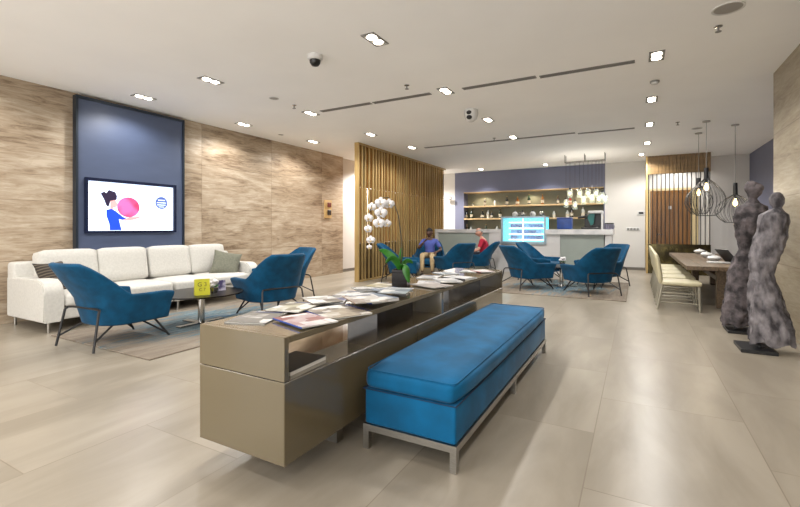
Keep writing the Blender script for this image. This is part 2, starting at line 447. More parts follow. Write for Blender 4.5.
# doors
def door(name, x0, x1, y, z1, frame_m):
    o = bpy.data.objects.new(name, None); C.objects.link(o); o.location = (x0, y, 0); o['kind'] = 'structure'
    w = x1-x0
    f = NB(); t = 0.06
    bx(f, -0.04, t, -0.05, 0, 0, z1+t); bx(f, w-t, w+0.04, -0.05, 0, 0, z1+t); bx(f, t, w-t, -0.05, 0, z1, z1+t)
    obj('door_frame', f, frame_m, o)
    l = NB()
    n = 9; pw = (w-2*t)/n
    for i in range(n): bx(l, t+i*pw+0.003, t+(i+1)*pw-0.003, -0.035, 0, 0.005, z1, 0.004, 1)
    obj('door_leaf', l, 'doorwood', o)
    h = NB(); tube(h, [(t+0.06, -0.035, 1.02), (t+0.06, -0.085, 1.02), (t+0.2, -0.085, 1.02)], 0.011); cyl(h, t+0.06, -0.04, 1.0, 1.04, 0.02)
    obj('door_handle', h, 'chrome', o, 40)
    return o
xa = aty(652, 191, 14.4)[0]; xb = aty(688.5, 191, 14.4)[0]
d1 = door('door_1', xa, xb, YB+0.4, 2.2, 'doorwood')
s = NB(); box(s, (xb-xa)*0.5, -0.04, 1.78, 0.07, 0.008, 0.09, 0.003, 1); obj('door_sign', s, 'whitep', d1)
# pale surround beside the door
b = NB(); bx(b, 0.2, xa-0.05, YB+0.37, YB+0.4, 0, 2.3); bx(b, xb+0.05, xb+0.22, YB+0.37, YB+0.4, 0, 2.3); bx(b, xa-0.05, xb+0.05, YB+0.37, YB+0.4, 2.27, 2.33)
struct('trim_2', b, mat('cream_surround', (236, 214, 164), 0.5, var=0.03))
# corridor doorway on the left (cream frame on the white wall)
d2 = bpy.data.objects.new('door_2', None); C.objects.link(d2); d2.location = (XL-0.1, 10.6, 0); d2['kind'] = 'structure'
f = NB(); bx(f, 0, 0.05, 0, 0.12, 0, 2.2); bx(f, 0, 0.05, 1.0, 1.12, 0, 2.2); bx(f, 0, 0.05, 0.12, 1.0, 2.08, 2.2)
obj('door_frame', f, mat('beige_door_frame', (206, 190, 158), 0.5, var=0.04), d2)
f = NB(); bx(f, 0.0, 0.02, 0.12, 1.0, 0.005, 2.08); obj('door_leaf', f, mat('pale_door_leaf', (222, 214, 196), 0.5, var=0.03), d2)
f = NB(); tube(f, [(0.02, 0.22, 1.0), (0.07, 0.22, 1.0), (0.07, 0.36, 1.0)], 0.011); obj('door_handle', f, 'chrome', d2)

# ================================================================== LIGHTS (downlights in their fixtures, plus beams with none built)
G_DL = 'twin downlights recessed in the ceiling'
def downlight_proto():
    t = thing('downlight', 'x', 'ceiling light', (0, 0, ZC), 0, G_DL)
    f = NB()
    L_, W_, h = 0.30, 0.15, 0.008
    bx(f, -W_/2, W_/2, -L_/2, -L_/2+0.018, -h, 0); bx(f, -W_/2, W_/2, L_/2-0.018, L_/2, -h, 0)
    bx(f, -W_/2, -W_/2+0.018, -L_/2+0.018, L_/2-0.018, -h, 0); bx(f, W_/2-0.018, W_/2, -L_/2+0.018, L_/2-0.018, -h, 0)
    bx(f, -W_/2+0.018, W_/2-0.018, -L_/2+0.018, L_/2-0.018, -0.003, 0)
    obj('frame', f, 'greyp', t)
    for s in (-1, 1):
        l = NB(); lathe(l, [(0, -0.012), (0.045, -0.012), (0.05, -0.004), (0.05, 0)], 16, 0, s*0.062); obj('lamp', l, 'lamp', t)
    return t
def spot(x, y, power, size=155, col=(1, 0.98, 0.955), z=3.06, r=0.08, blend=0.5, tx=None):
    ld = bpy.data.lights.new('downlight_beam', 'SPOT'); ld.energy = power; ld.spot_size = math.radians(size); ld.spot_blend = blend
    ld.color = col; ld.shadow_soft_size = r
    o = bpy.data.objects.new('downlight_beam', ld); C.objects.link(o); o.location = (x, y, z)
    if tx: o.rotation_euler = (Vector((x, y, z))-Vector(tx)).to_track_quat('Z', 'Y').to_euler()
    return o
DLP = downlight_proto(); first = [True]
def dl(x, y, label, power):
    if first[0]: DLP.location = (x, y, ZC); DLP['label'] = label; first[0] = False
    else: dup(DLP, (x, y, ZC), 0, label)
    if power: spot(x, y, power*(0.75+0.085*max(0, y-3)))
P0 = 54
rows = [(3.67, [(-6.27, 'twin downlight nearest the television panel, in the ceiling'), (-4.8, 'twin downlight in the nearest row, over the front of the lounge rug'), (-2.31, 'largest twin downlight, over the long console, top centre of the photo')]),
        (5.52, [(-6.31, 'twin downlight by the travertine wall, second row'), (-4.73, 'twin downlight at the left end of the near ceiling slot'), (-2.32, 'twin downlight between two lengths of the near ceiling slot'), (0.19, 'nearest twin downlight of the right-hand file over the bare floor')]),
        (7.35, [(-6.23, 'twin downlight before the end of the travertine wall'), (-4.73, 'twin downlight just in front of the gold slatted screen'), (-2.29, 'twin downlight behind the twin-eyed camera, mid ceiling'), (0.19, 'second twin downlight of the right-hand file over the bare floor')]),
        (9.1, [(-4.65, 'twin downlight at the left end of the far ceiling slot'), (-2.27, 'twin downlight before the middle of the far ceiling slot'), (0.2, 'third twin downlight of the right-hand file over the bare floor')]),
        (11.08, [(0.2, 'fourth twin downlight of the right-hand file, before the rod screen')]),
        (12.75, [(0.1, 'last twin downlight of the right-hand file, beside the rod screen')])]
for y, xs in rows:
    for x, lab in xs:
        dl(x, y+(0.0 if abs(y-9.1) > .01 or x > 0 else -0.08), lab, P0)
dl(-4.4, 13.4, 'small twin downlight washing the left of the violet bar wall', 0)
dl(-2.4, 13.4, 'small twin downlight washing the middle of the violet bar wall', 0)
spot(-4.4, 13.4, 45, 110, (0.95, 0.95, 1)); spot(-2.4, 13.4, 45, 110, (0.95, 0.95, 1))
# fixtures of the same grid beyond the frame: their beams only
for y in (1.8, -0.1, -2.0):
    for x in (-6.27, -4.75, -2.3, 0.2): spot(x, y, P0*(0.45 if x < -6 else 0.8 if x < 0 else 0.2))
spot(0.2, 3.67, P0*0.75)
spot(-6.3, 10.6, 320, 150); spot(-6.3, 12.6, 260, 150)            # corridor behind the slatted screen
spot(0.9, 13.8, 50, 150)                                          # added beam to brighten the door recess, no fixture
for x in (-4.5, -3.2, -1.9): spot(x, 12.9, 36, 130)               # over the bar
for x in (-4.6, -3.0, -1.4): spot(x, YB+0.12, 9, 150, (1, 0.86, 0.62), 2.37, 0.03)   # warm spots above the shelves

# ------------------------------------------------------------------ ceiling slots
G_SL = 'linear slot diffusers in the ceiling'
def slot(x0, x1, y, lab):
    t = thing('slot_diffuser', lab, 'air vent', ((x0+x1)/2, y, ZC), 0, G_SL); w = (x1-x0)/2
    f = NB(); bx(f, -w, w, -0.045, -0.03, -0.008, 0); bx(f, -w, w, 0.03, 0.045, -0.008, 0); bx(f, -w, -w+0.015, -0.03, 0.03, -0.008, 0); bx(f, w-0.015, w, -0.03, 0.03, -0.008, 0)
    obj('frame', f, 'greyp', t)
    f = NB(); bx(f, -w+0.015, w-0.015, -0.03, 0.03, -0.002, 0)
    for k in (-0.012, 0.012): bx(f, -w+0.015, w-0.015, k-0.003, k+0.003, -0.006, -0.002)
    obj('slot', f, 'slot', t)
slot(-4.5, -3.54, 5.51, 'leftmost length of the near ceiling slot diffuser')
slot(-3.5, -2.55, 5.52, 'near ceiling slot length just left of a downlight')
slot(-2.08, -1.11, 5.55, 'near ceiling slot length just right of a downlight')
slot(-1.07, -0.02, 5.58, 'rightmost length of the near ceiling slot diffuser')
slot(-4.4, -1.08, 9.2, 'long far ceiling slot length in front of the bar')
slot(-1.04, -0.04, 9.3, 'short right-hand length of the far ceiling slot')

# sprinklers, cameras, speakers
def sprinkler(x, y, lab):
    t = thing('sprinkler', lab, 'sprinkler', (x, y, ZC), 0, 'ceiling sprinklers')
    f = NB(); lathe(f, [(0, 0), (0.035, 0), (0.035, -0.006), (0.012, -0.01), (0, -0.01)], 14); obj('rose', f, 'chrome', t, 40)
    f = NB(); tube(f, [(0, 0, -0.006), (0, 0, -0.05)], 0.009); lathe(f, [(0, -0.05), (0.026, -0.05), (0.026, -0.055), (0, -0.055)], 12); obj('head', f, 'greyp', t)
sprinkler(-2.68, 5.05, 'sprinkler head between the two ceiling cameras')
sprinkler(-4.64, 5.03, 'sprinkler head left of the near slot diffuser')
sprinkler(0.67, 4.99, 'largest sprinkler head, upper right beside the round speaker')
sprinkler(0.64, 9.16, 'sprinkler head in front of the wire pendants')
sprinkler(-2.64, 8.91, 'sprinkler head just before the far slot diffuser')
M['grille'] = mat('speaker_grille', (176, 170, 162), 0.6, var=0.05, scale=200)
def speaker(x, y, lab, r=0.11, m='grille'):
    t = thing('ceiling_speaker', lab, 'speaker', (x, y, ZC), 0, 'round ceiling speakers')
    f = NB(); lathe(f, [(r*0.86, 0), (r, 0), (r, -0.008), (r*0.86, -0.006)], 24); obj('rim', f, 'whitep', t, 40)
    f = NB(); lathe(f, [(0, -0.004), (r*0.86, -0.004), (r*0.86, 0)], 24); obj('grille', f, m, t)
speaker(0.69, 4.62, 'large round ceiling speaker at the upper right', 0.12)
speaker(-4.65, 4.62, 'small round ceiling speaker left of the dome camera', 0.07)
speaker(-6.34, 6.49, 'small round ceiling disc near the travertine wall', 0.055)
speaker(1.0, 9.9, 'round ceiling speaker before the wire pendants', 0.09)
t = thing('dome_camera', 'white dome security camera with dark lens, upper centre of ceiling', 'camera', (-3.1, 3.69, ZC), 0); t.scale = (1.25,)*3
f = NB(); lathe(f, [(0, 0), (0.065, 0), (0.065, -0.035), (0.055, -0.045), (0, -0.045)], 20); obj('housing', f, 'whitep', t, 40)
f = NB(); lathe(f, [(0.048, -0.045), (0.046, -0.07), (0.03, -0.092), (0, -0.1)], 20); obj('dome', f, 'black', t, 60)
t = thing('twin_camera', 'white security camera with two dark lenses under mid ceiling', 'camera', (-2.34, 6.62, ZC), TH-0.2); t.scale = (1.35,)*3
f = NB(); lathe(f, [(0, 0), (0.08, 0), (0.085, -0.05), (0.07, -0.11), (0.03, -0.14), (0, -0.145)], 20); obj('housing', f, 'whitep', t, 40)
for dz in (-0.045, -0.1):
    f = NB(); ball(f, -0.02, -0.066, dz, 0.034, 0.03, 0.026); obj('lens', f, 'black', t, 60)
t = thing('smoke_detector', 'small white smoke detector in file with right-hand downlights', 'detector', (0.2, 6.46, ZC), 0)
f = NB(); lathe(f, [(0, 0), (0.055, 0), (0.055, -0.02), (0, -0.02)], 18); obj('base', f, 'greyp', t, 40)
f = NB(); lathe(f, [(0.042, -0.02), (0.038, -0.04), (0, -0.045)], 18); obj('cap', f, 'whitep', t, 40)

# ================================================================== TV panel and wall things
PX = XL+0.072
t = thing('media_panel', 'tall slate blue wall panel around the television behind the sofa', 'panel', (PX, 3.88, 0), 0)
f = NB(); bx(f, -0.07, 0, -0.79, 0.79, 0.02, 3.02); obj('board', f, 'panelblue', t)
f = NB(); bx(f, -0.07, 0.02, -0.82, -0.79, 0.02, 3.06); bx(f, -0.07, 0.02, 0.79, 0.82, 0.02, 3.06); bx(f, -0.07, 0.02, -0.79, 0.79, 3.02, 3.06); obj('edge_trim', f, 'paneltrim', t)
# television: y 3.18..4.52, z 1.13..1.92
t = thing('television', 'wide television on the slate blue panel showing a woman with red ball', 'television', (PX, 3.85, 1.525), 0)
TW, TZ = 0.68, 0.395
f = NB(); bx(f, 0, 0.05, -TW, -TW+0.03, -TZ, TZ); bx(f, 0, 0.05, TW-0.045, TW, -TZ, TZ); bx(f, 0, 0.05, -TW+0.03, TW-0.045, -TZ, -TZ+0.03); bx(f, 0, 0.05, -TW+0.03, TW-0.045, TZ-0.045, TZ); bx(f, 0, 0.012, -TW+0.03, TW-0.045, -TZ+0.03, TZ-0.045)
obj('bezel', f, 'tvframe', t)
SY0, SY1, SZ0, SZ1 = -TW+0.03, TW-0.045, -TZ+0.03, TZ-0.045
f = NB(); bx(f, 0.012, 0.02, SY0, SY1, SZ0, SZ1); scr = obj('screen', f, 'screenwhite', t)
def art(name, polys, m, dx):
    f = NB()
    for poly in polys:
        if name in ('shown_hair', 'shown_face', 'shown_dress'): poly = [(.225+(p-.215)*1.22, q-0.03*(1-q)) for p, q in poly]
        prism(f, [(SY0+p*(SY1-SY0), SZ1-q*(SZ1-SZ0)) for p, q in poly], 'x', dx, dx+0.0012)
    return obj(name, f, m, scr)
def disc(cx, cy, rx, ry, n=28): return [(cx+rx*math.cos(2*PI*k/n), cy+ry*math.sin(2*PI*k/n)) for k in range(n)]
art('shown_ball', [disc(.44, .5, .13, .215)], 's_ball', 0.0205)
art('shown_hair', [[(.14, .26), (.17, .22), (.19, .25), (.21, .18), (.24, .2), (.27, .22), (.285, .3), (.28, .36), (.265, .4), (.225, .4), (.21, .52), (.19, .5), (.17, .38)]], 's_hair', 0.022)
art('shown_face', [[(.225, .4), (.265, .38), (.283, .42), (.29, .47), (.275, .52), (.25, .54), (.25, .58), (.22, .57)], [(.33, .78), (.4, .72), (.46, .71), (.5, .69), (.52, .71), (.45, .77), (.36, .8)]], 's_skin', 0.0222)
art('shown_dress', [[(.19, .58), (.235, .56), (.27, .6), (.34, .72), (.37, .75), (.33, .78), (.3, .76), (.325, .99), (.22, .99), (.215, .86), (.19, .7)]], 's_blue', 0.0225)
art('shown_disc', [disc(.845, .37, .08, .14)], 's_navy', 0.0205)
art('shown_lettering', [[(.8, .30), (.89, .30), (.89, .32), (.8, .32)], [(.785, .36), (.905, .36), (.905, .375), (.785, .375)], [(.79, .41), (.9, .41), (.9, .425), (.79, .425)], [(.81, .455), (.88, .455), (.88, .468), (.81, .468)]], 'screenwhite', 0.022)
art('shown_small_text', [[(.82, .665), (.87, .665), (.87, .68), (.82, .68)], [(.72, .715), (.97, .715), (.97, .727), (.72, .727)], [(.79, .765), (.91, .765), (.91, .777), (.79, .777)]], 's_txt', 0.0205)
# alarm plate
t = thing('alarm_plate', 'cream alarm plate with two dark devices on the travertine wall', 'alarm', (XL, 8.72, 1.68), 0)
f = NB(); bx(f, 0, 0.03, -0.14, 0.14, -0.23, 0.23, 0.006, 1); obj('plate', f, 'alarm', t)
f = NB(); bx(f, 0.03, 0.06, -0.05, 0.09, 0.05, 0.17, 0.01, 1); obj('call_point', f, 'red', t)
f = NB(); bx(f, 0.03, 0.06, -0.05, 0.09, -0.15, -0.02, 0.01, 1); obj('sounder', f, 'black', t)
# white-wall switches
t = thing('wall_display', 'small dark control display on the white wall edge by rods', 'control panel', (aty(641, 213, YB)[0], YB, aty(641, 213, YB)[1]), 0)
f = NB(); box(f, 0, -0.012, 0, 0.17, 0.024, 0.11, 0.005, 1); obj('housing', f, 'whitep', t)
f = NB(); box(f, 0, -0.026, 0, 0.12, 0.006, 0.06); obj('display', f, 'black', t)
px = aty(633, 229, YB)
t = thing('socket_strip', 'grey strip of wall switches low on the white wall', 'switch', (px[0], YB, 1.17), 0)
f = NB(); box(f, 0, -0.008, 0, 0.34, 0.016, 0.09, 0.004, 1); obj('plate', f, 'whitep', t)
for k in range(4):
    f = NB(); box(f, -0.12+k*0.08, -0.02, 0, 0.06, 0.008, 0.06, 0.003, 1); obj('switch', f, 'greyp', t)
px = aty(449, 198, YB)
t = thing('wall_bracket', 'small grey bracket fitting on white wall beside the violet wall', 'bracket', (px[0], YB, px[1]), 0)
f = NB(); box(f, 0, -0.015, 0, 0.1, 0.03, 0.1, 0.005, 1); obj('plate', f, 'greyp', t)
f = NB(); tube(f, [(0, -0.03, 0), (0.04, -0.16, -0.03)], 0.02); box(f, 0.06, -0.2, -0.03, 0.2, 0.12, 0.08, 0.01, 1); obj('arm', f, 'whitep', t)
px = at(0, 0, 9) 

# ================================================================== slatted gold screen
SX = -5.42; Y0, Y1 = 7.92, 12.84
t = thing('slatted_screen', 'tall gold slatted room screen with bronze mirror behind the orchid', 'screen', (SX, Y0, 0), 0)
L_ = Y1-Y0
f = NB(); bx(f, -0.06, -0.045, 0.26, 0.36, 2.12, ZC-0.03); bx(f, -0.06, -0.045, 0.0, L_, 2.12, ZC-0.03); obj('mirror_band', f, 'bronze', t)
f = NB()
gaps = [(0.19, 0.25), (0.42, 0.49), (0.78, 0.84)]
ys = 0.0
for g0, g1 in gaps+[(L_, L_)]:
    bx(f, -0.06, -0.045, ys, g0, 0.86, 2.115); ys = g1
obj('amber_panel', f, 'bronze_mid', t)
f = NB(); bx(f, -0.06, -0.045, 0, L_, 0.03, 0.855); obj('lower_panel', f, 'bronze_dark', t)
f = NB(); bx(f, -0.08, 0.03, 0, L_, 0, 0.03); obj('rail', f, 'gold', t)
f = NB(); bx(f, -0.08, 0.03, 0, L_, ZC-0.03, ZC-0.002); obj('rail', f, 'gold', t)
k = 0; y = 0.0; random.seed(3)
while y < L_-0.04:
    w = random.choice((0.035, 0.045, 0.06))
    f = NB(); bx(f, -0.044, -0.012, y, min(y+w, L_), 0.03, ZC-0.03); obj('slat', f, 'gold', t)
    y += w + random.choice((0.07, 0.09, 0.12)); k += 1
f = NB(); bx(f, -0.08, 0.03, -0.035, 0, 0, ZC-0.002); obj('end_post', f, 'gold', t)

# rod screen with timber header, Y = 13.2
RX0, RX1 = 0.25, 1.62; RY = 13.2
t = thing('rod_screen', 'screen of thin dark rods under a timber header before door', 'screen', (RX0, RY, 0), 0)
w = RX1-RX0
f = NB(); n = 17
for i in range(n): bx(f, i*w/n+0.004, (i+1)*w/n-0.004, -0.04, 0.05, 2.62, ZC-0.002)
bx(f, 0, w, 0, 0.04, 2.62, ZC-0.002)
obj('header', f, mat('golden_header', (138, 110, 72), 0.4, metal=0.1, var=0.18, scale=2, stretch=(1, 1, 6)), t)
for i in range(15):
    x = 0.02+i*(w-0.04)/14
    f = NB(); cyl(f, x, 0, 0.78, 2.62, 0.011, 8); obj('rod', f, 'darkrod', t)
f = NB(); bx(f, 0, w, -0.03, 0.03, 0, 0.78); obj('lower_panel', f, mat('antique_mirror', (120, 108, 66), 0.2, metal=0.7, rgb2=(58, 50, 34), scale=5, detail=6), t)
f = NB(); bx(f, -0.04, 0, -0.05, 0.05, 0, ZC-0.002); obj('edge_post', f, 'gold', t)

# ================================================================== rugs
def rug(x0, x1, y0, y1, lab, m):
    f = NB(); bx(f, (x0-x1)/2, (x1-x0)/2, (y0-y1)/2, (y1-y0)/2, 0, 0.012, 0.004, 1)
    o = obj('rug', f, m); o.location = ((x0+x1)/2, (y0+y1)/2, 0.0005); return tag(o, lab, 'rug')
rug(-5.7, -3.86, 2.31, 5.2, 'brown and blue streaked rug under the coffee table by sofa', rug_mat('streaked_rug'))
rug(-2.65, -0.15, 7.88, 10.55, 'brown and blue rug under four armchairs before the bar', rug_mat('streaked_rug_bar'))
RUGZ = 0.0125

# ================================================================== sofa
def cushion(bm, x0, x1, y0, y1, z0, z1, r=0.05, crown=0.0):
    vs = bx(bm, x0, x1, y0, y1, z0, z1, r, 4)
    if crown:
        cx, cy, cz = (x0+x1)/2, (y0+y1)/2, (z0+z1)/2
    return vs
def puff(bm, x0, x1, y0, y1, z0, z1, r=0.05, n=8, amt=0.02):
    """rounded cushion with slightly bulged faces"""
    tmp = bmesh.new(); bmesh.ops.create_cube(tmp, size=1)
    bmesh.ops.subdivide_edges(tmp, edges=tmp.edges[:], cuts=n, use_grid_fill=True)
    sx, sy, sz = x1-x0, y1-y0, z1-z0
    vmap = {}
    for v in tmp.verts:
        p = Vector((v.co.x*sx, v.co.y*sy, v.co.z*sz))
        h = Vector((sx/2-r, sy/2-r, sz/2-r)); q = Vector((max(-h.x, min(h.x, p.x)), max(-h.y, min(h.y, p.y)), max(-h.z, min(h.z, p.z))))
        d = p-q
        if d.length > r*1e-3 and d.length > 0: p = q+d.normalized()*r
        ux, uy, uz = v.co.x*2, v.co.y*2, v.co.z*2
        if abs(uz) > .99: p.z += math.copysign(amt*(1-ux**4)*(1-uy**4), uz)
        if abs(ux) > .99: p.x += math.copysign(amt*(1-uz**4)*(1-uy**4), ux)
        if abs(uy) > .99: p.y += math.copysign(amt*.6*(1-uz**4)*(1-ux**4), uy)
        vmap[v] = bm.verts.new(p+Vector(((x0+x1)/2, (y0+y1)/2, (z0+z1)/2)))
    for fc in tmp.faces: bm.faces.new([vmap[v] for v in fc.verts])
    tmp.free()
    return list(vmap.values())

def sofa(y0, y1, arm, lab):
    xf, xb_ = -5.84, -6.82
    cy = (y0+y1)/2
    t = thing('sofa', lab, 'sofa', (-6.33, cy, 0), 0, 'cream sofas against the television wall')
    A, B = y0-cy, y1-cy; F, K = 0.49, -0.49
    AW = 0.2
    ia = A+AW if arm < 0 else A+0.005; ib = B-AW if arm > 0 else B-0.005
    f = NB(); bx(f, K+0.02, F-0.02, A+0.005, B-0.005, 0.13, 0.27, 0.02, 2); obj('base', f, 'cream', t, 50)
    f = NB(); bx(f, K, K+0.2, A+0.005, B-0.005, 0.15, 0.78, 0.04, 3); obj('back', f, 'cream', t, 50)
    # arm with the curved top front
    ya, yb = (A, A+AW) if arm < 0 else (B-AW, B)
    prof = [(K+0.02, 0.12), (F, 0.12)]
    prof += [(F, 0.38)] + [(F-0.16*(1-math.cos(q*PI/2/6))-0.0, 0.44+0.16*math.sin(q*PI/2/6)) for q in range(7)] + [(K+0.02, 0.60)]
    f = NB(); prism(f, prof, 'y', ya, yb)
    es = [e for e in f.edges if abs(e.verts[0].co.y-e.verts[1].co.y) < 1e-6]
    bmesh.ops.bevel(f, geom=es, offset=0.015, segments=2, affect='EDGES')
    obj('arm', f, 'cream', t, 40)
    mid = (ia+ib)/2
    for p, q in ((ia, mid), (mid, ib)):
        f = NB(); puff(f, K+0.2, F+0.01, p+0.004, q-0.004, 0.27, 0.43, 0.045, 8, 0.012); obj('seat_cushion', f, 'cream', t, 60)
        f = NB(); vs = puff(f, -0.1, 0.1, p+0.006, q-0.006, 0, 0.47, 0.04, 8, 0.012)
        bmesh.ops.transform(f, matrix=Matrix.Translation((K+0.3, 0, 0.44)) @ Matrix.Rotation(-0.18, 4, 'Y'), verts=f.verts[:])
        obj('back_cushion', f, 'cream', t, 60)
    for x in (K+0.06, F-0.06):
        for y in (A+0.07, B-0.07):
            f = NB(); cyl(f, x, y, 0, 0.14, 0.016, 10); obj('leg', f, 'steel', t, 40)
    return t
sofa(2.3, 3.86, -1, 'cream two-seat sofa at left, with left arm and dark cushion')
sofa(3.88, 5.45, 1, 'cream two-seat sofa at right, with right arm and grey-green cushion')
def pillow(name, loc, size, rot, m, lab):
    f = NB(); n = 10; s = size/2
    top = []; bot = []
    for i in range(n+1):
        for j in range(n+1):
            u, v = -1+2*i/n, -1+2*j/n
            pin = 1-0.12*(abs(u)*abs(v))**2 if True else 1
            wx = u*s*(1-0.09*(1-v*v)*abs(u)); wy = v*s*(1-0.09*(1-u*u)*abs(v))
            h = 0.3*s*((1-u**4)*(1-v**4))**0.6+0.004
            top.append(f.verts.new((wx, wy, h))); bot.append(f.verts.new((wx, wy, -h)))
    I = lambda i, j: i*(n+1)+j
    for i in range(n):
        for j in range(n):
            f.faces.new((top[I(i, j)], top[I(i+1, j)], top[I(i+1, j+1)], top[I(i, j+1)])); f.faces.new((bot[I(i, j)], bot[I(i, j+1)], bot[I(i+1, j+1)], bot[I(i+1, j)]))
    ring = [(i, 0) for i in range(n)]+[(n, j) for j in range(n)]+[(n-i, n) for i in range(n)]+[(0, n-j) for j in range(n)]
    for a, c in zip(ring, ring[1:]+ring[:1]): f.faces.new((top[I(*a)], bot[I(*a)], bot[I(*c)], top[I(*c)]))
    o = obj(name, f, m, None, 60); o.location = loc; o.rotation_euler = rot
    return tag(o, lab, 'cushion', 'scatter cushions on the sofas')
def stripe_mat():
    m = bpy.data.materials.new('striped_cushion'); m.use_nodes = True; nt = m.node_tree
    tc = nt.nodes.new('ShaderNodeTexCoord'); wv = nt.nodes.new('ShaderNodeTexWave'); wv.inputs['Scale'].default_value = 9; wv.bands_direction = 'Y'
    rp = nt.nodes.new('ShaderNodeValToRGB'); rp.color_ramp.elements[0].color = (*lin((52, 44, 38)), 1); rp.color_ramp.elements[1].color = (*lin((104, 94, 80)), 1)
    rp.color_ramp.elements[0].position = .55; rp.color_ramp.elements[1].position = .8
    nt.links.new(tc.outputs['Object'], wv.inputs[0]); nt.links.new(wv.outputs['Fac'], rp.inputs[0]); nt.links.new(rp.outputs[0], nt.nodes['Principled BSDF'].inputs['Base Color'])
    nt.nodes['Principled BSDF'].inputs['Roughness'].default_value = .9
    return m
pillow('scatter_cushion', (-6.30, 2.60, 0.58), 0.44, (math.radians(64), 0, math.radians(118)), stripe_mat(), 'dark striped scatter cushion leaning against the left sofa arm')
pillow('scatter_cushion', (-6.2, 5.04, 0.59), 0.46, (math.radians(58), math.radians(12), math.radians(50)), 'pillow_g', 'grey-green scatter cushion at the right end of sofa')

# ================================================================== armchairs
def ss(t): t = max(0, min(1, t)); return t*t*(3-2*t)
def armchair():
    t = thing('armchair', 'x', 'armchair', (0, 0, 0), 0, 'blue velvet shell armchairs')
    nS, nT = 36, 10
    f = NB(); grid = []
    for i in range(nS+1):
        s = -1+2*i/nS; a = abs(s); sg = 1 if s >= 0 else -1
        if a < 0.6:
            ph = a/0.6*PI/2; x = 0.345*math.sin(ph)**0.8; y = -0.04-0.27*max(0, math.cos(ph))**0.8
        else:
            x = 0.345; y = -0.04+(a-0.6)/0.4*0.40
        h = 0.52+0.34*ss((0.57-a)/0.31)
        if a > 0.9: h -= 0.015*(a-0.9)/0.1
        row = []
        for j in range(nT+1):
            q = j/nT; z = 0.245+(h-0.245)*q
            k = ss((z-0.245)/0.28)
            sx = 0.86+0.14*k; sy = (0.82+0.18*k) if y < 0 else (0.95+0.05*k)
            px, py = x*sx, y*sy
            if z > 0.5:
                m_ = (z-0.5)/0.34
                w_ = ss((0.66-a)/0.4)
                py -= 0.23*m_*w_
                px *= 1-0.12*m_
            # flared rim of the arms
            fl = ss((q-0.6)/0.4)*ss((a-0.45)/0.3); px += 0.02*fl
            row.append(f.verts.new((sg*px, py, z)))
        grid.append(row)
    for i in range(nS):
        for j in range(nT): f.faces.new((grid[i][j], grid[i+1][j], grid[i+1][j+1], grid[i][j+1]))
    # underside closing the shell
    bot = [grid[i][0] for i in range(nS+1)]
    f.faces.new(bot)
    sh = obj('shell', f, 'bluev', t, 60)
    md = sh.modifiers.new('thick', 'SOLIDIFY'); md.thickness = 0.05; md.offset = -1
    md.use_even_offset = False
    md = sh.modifiers.new('round', 'BEVEL'); md.width = 0.016; md.segments = 2; md.limit_method = 'ANGLE'; md.angle_limit = 0.9
    f = NB(); puff(f, -0.27, 0.27, -0.24, 0.37, 0.27, 0.42, 0.045, 7, 0.012); obj('seat_cushion', f, 'bluev', t, 60)
    R = 0.0115
    for s in (-1, 1):
        f = NB(); tube(f, [(s*0.315, -0.43, 0), (s*0.285, -0.365, 0.36), (s*0.265, -0.345, 0.385)], R); obj('leg', f, 'black_metal', t, 40)
    f = NB(); tube(f, [(-0.265, -0.345, 0.385), (-0.2, -0.335, 0.39), (0, -0.33, 0.39), (0.2, -0.335, 0.39), (0.265, -0.345, 0.385)], R); obj('rear_bar', f, 'black_metal', t, 40)
    for s in (-1, 1):
        f = NB(); tube(f, [(s*0.31, 0.36, 0), (s*0.235, 0.2, 0.25)], R); obj('leg', f, 'black_metal', t, 40)
        f = NB(); tube(f, [(s*0.302, 0.335, 0.035), (s*0.21, 0.04, 0.25)], R*0.85); obj('strut', f, 'black_metal', t, 40)
        f = NB(); tube(f, [(s*0.306, -0.41, 0.1), (s*0.21, -0.14, 0.25)], R*0.85); obj('strut', f, 'black_metal', t, 40)
    return t
AC = armchair(); used = [False]
def chair(x, y, fx, fy, lab, z=0):
    rz = math.atan2(-fx, fy)
    if not used[0]:
        AC.location = (x, y, z); AC.rotation_euler = (0, 0, rz); AC['label'] = lab; used[0] = True; return AC
    return dup(AC, (x, y, z), rz, lab)
chair(-4.84, 2.57, -0.06, 1, 'nearest blue velvet armchair, its back to us, before the sofa', RUGZ)
chair(-4.45, 4.34, -0.95, 0.3, 'blue armchair with its back to the console, right of coffee table', RUGZ)
chair(-5.33, 5.5, -0.22, -0.97, 'blue armchair near the travertine wall, behind another lounge armchair', 0)
chair(-4.62, 8.5, 0.9, 0.35, 'empty blue armchair against the gold screen, behind the orchid')
chair(-4.68, 10.05, 0.35, -0.94, 'blue armchair holding the man in the blue shirt')
chair(-3.84, 9.72, -0.8, 0.6, 'empty blue armchair, back to us, between the two men')
chair(-3.7, 11.0, -1, -0.12, 'blue armchair holding the man in the red shirt')
chair(-1.9, 8.72, 0.64, 0.77, 'front left blue armchair of the four before the bar', RUGZ)
chair(-1.9, 10.15, 0.97, -0.22, 'rear left blue armchair of the four before the bar', RUGZ)
chair(-0.75, 8.6, -0.62, 0.78, 'front right blue armchair of the four before the bar', RUGZ)
chair(-0.64, 9.8, -0.62, -0.8, 'rear right blue armchair of the four before the bar', RUGZ)

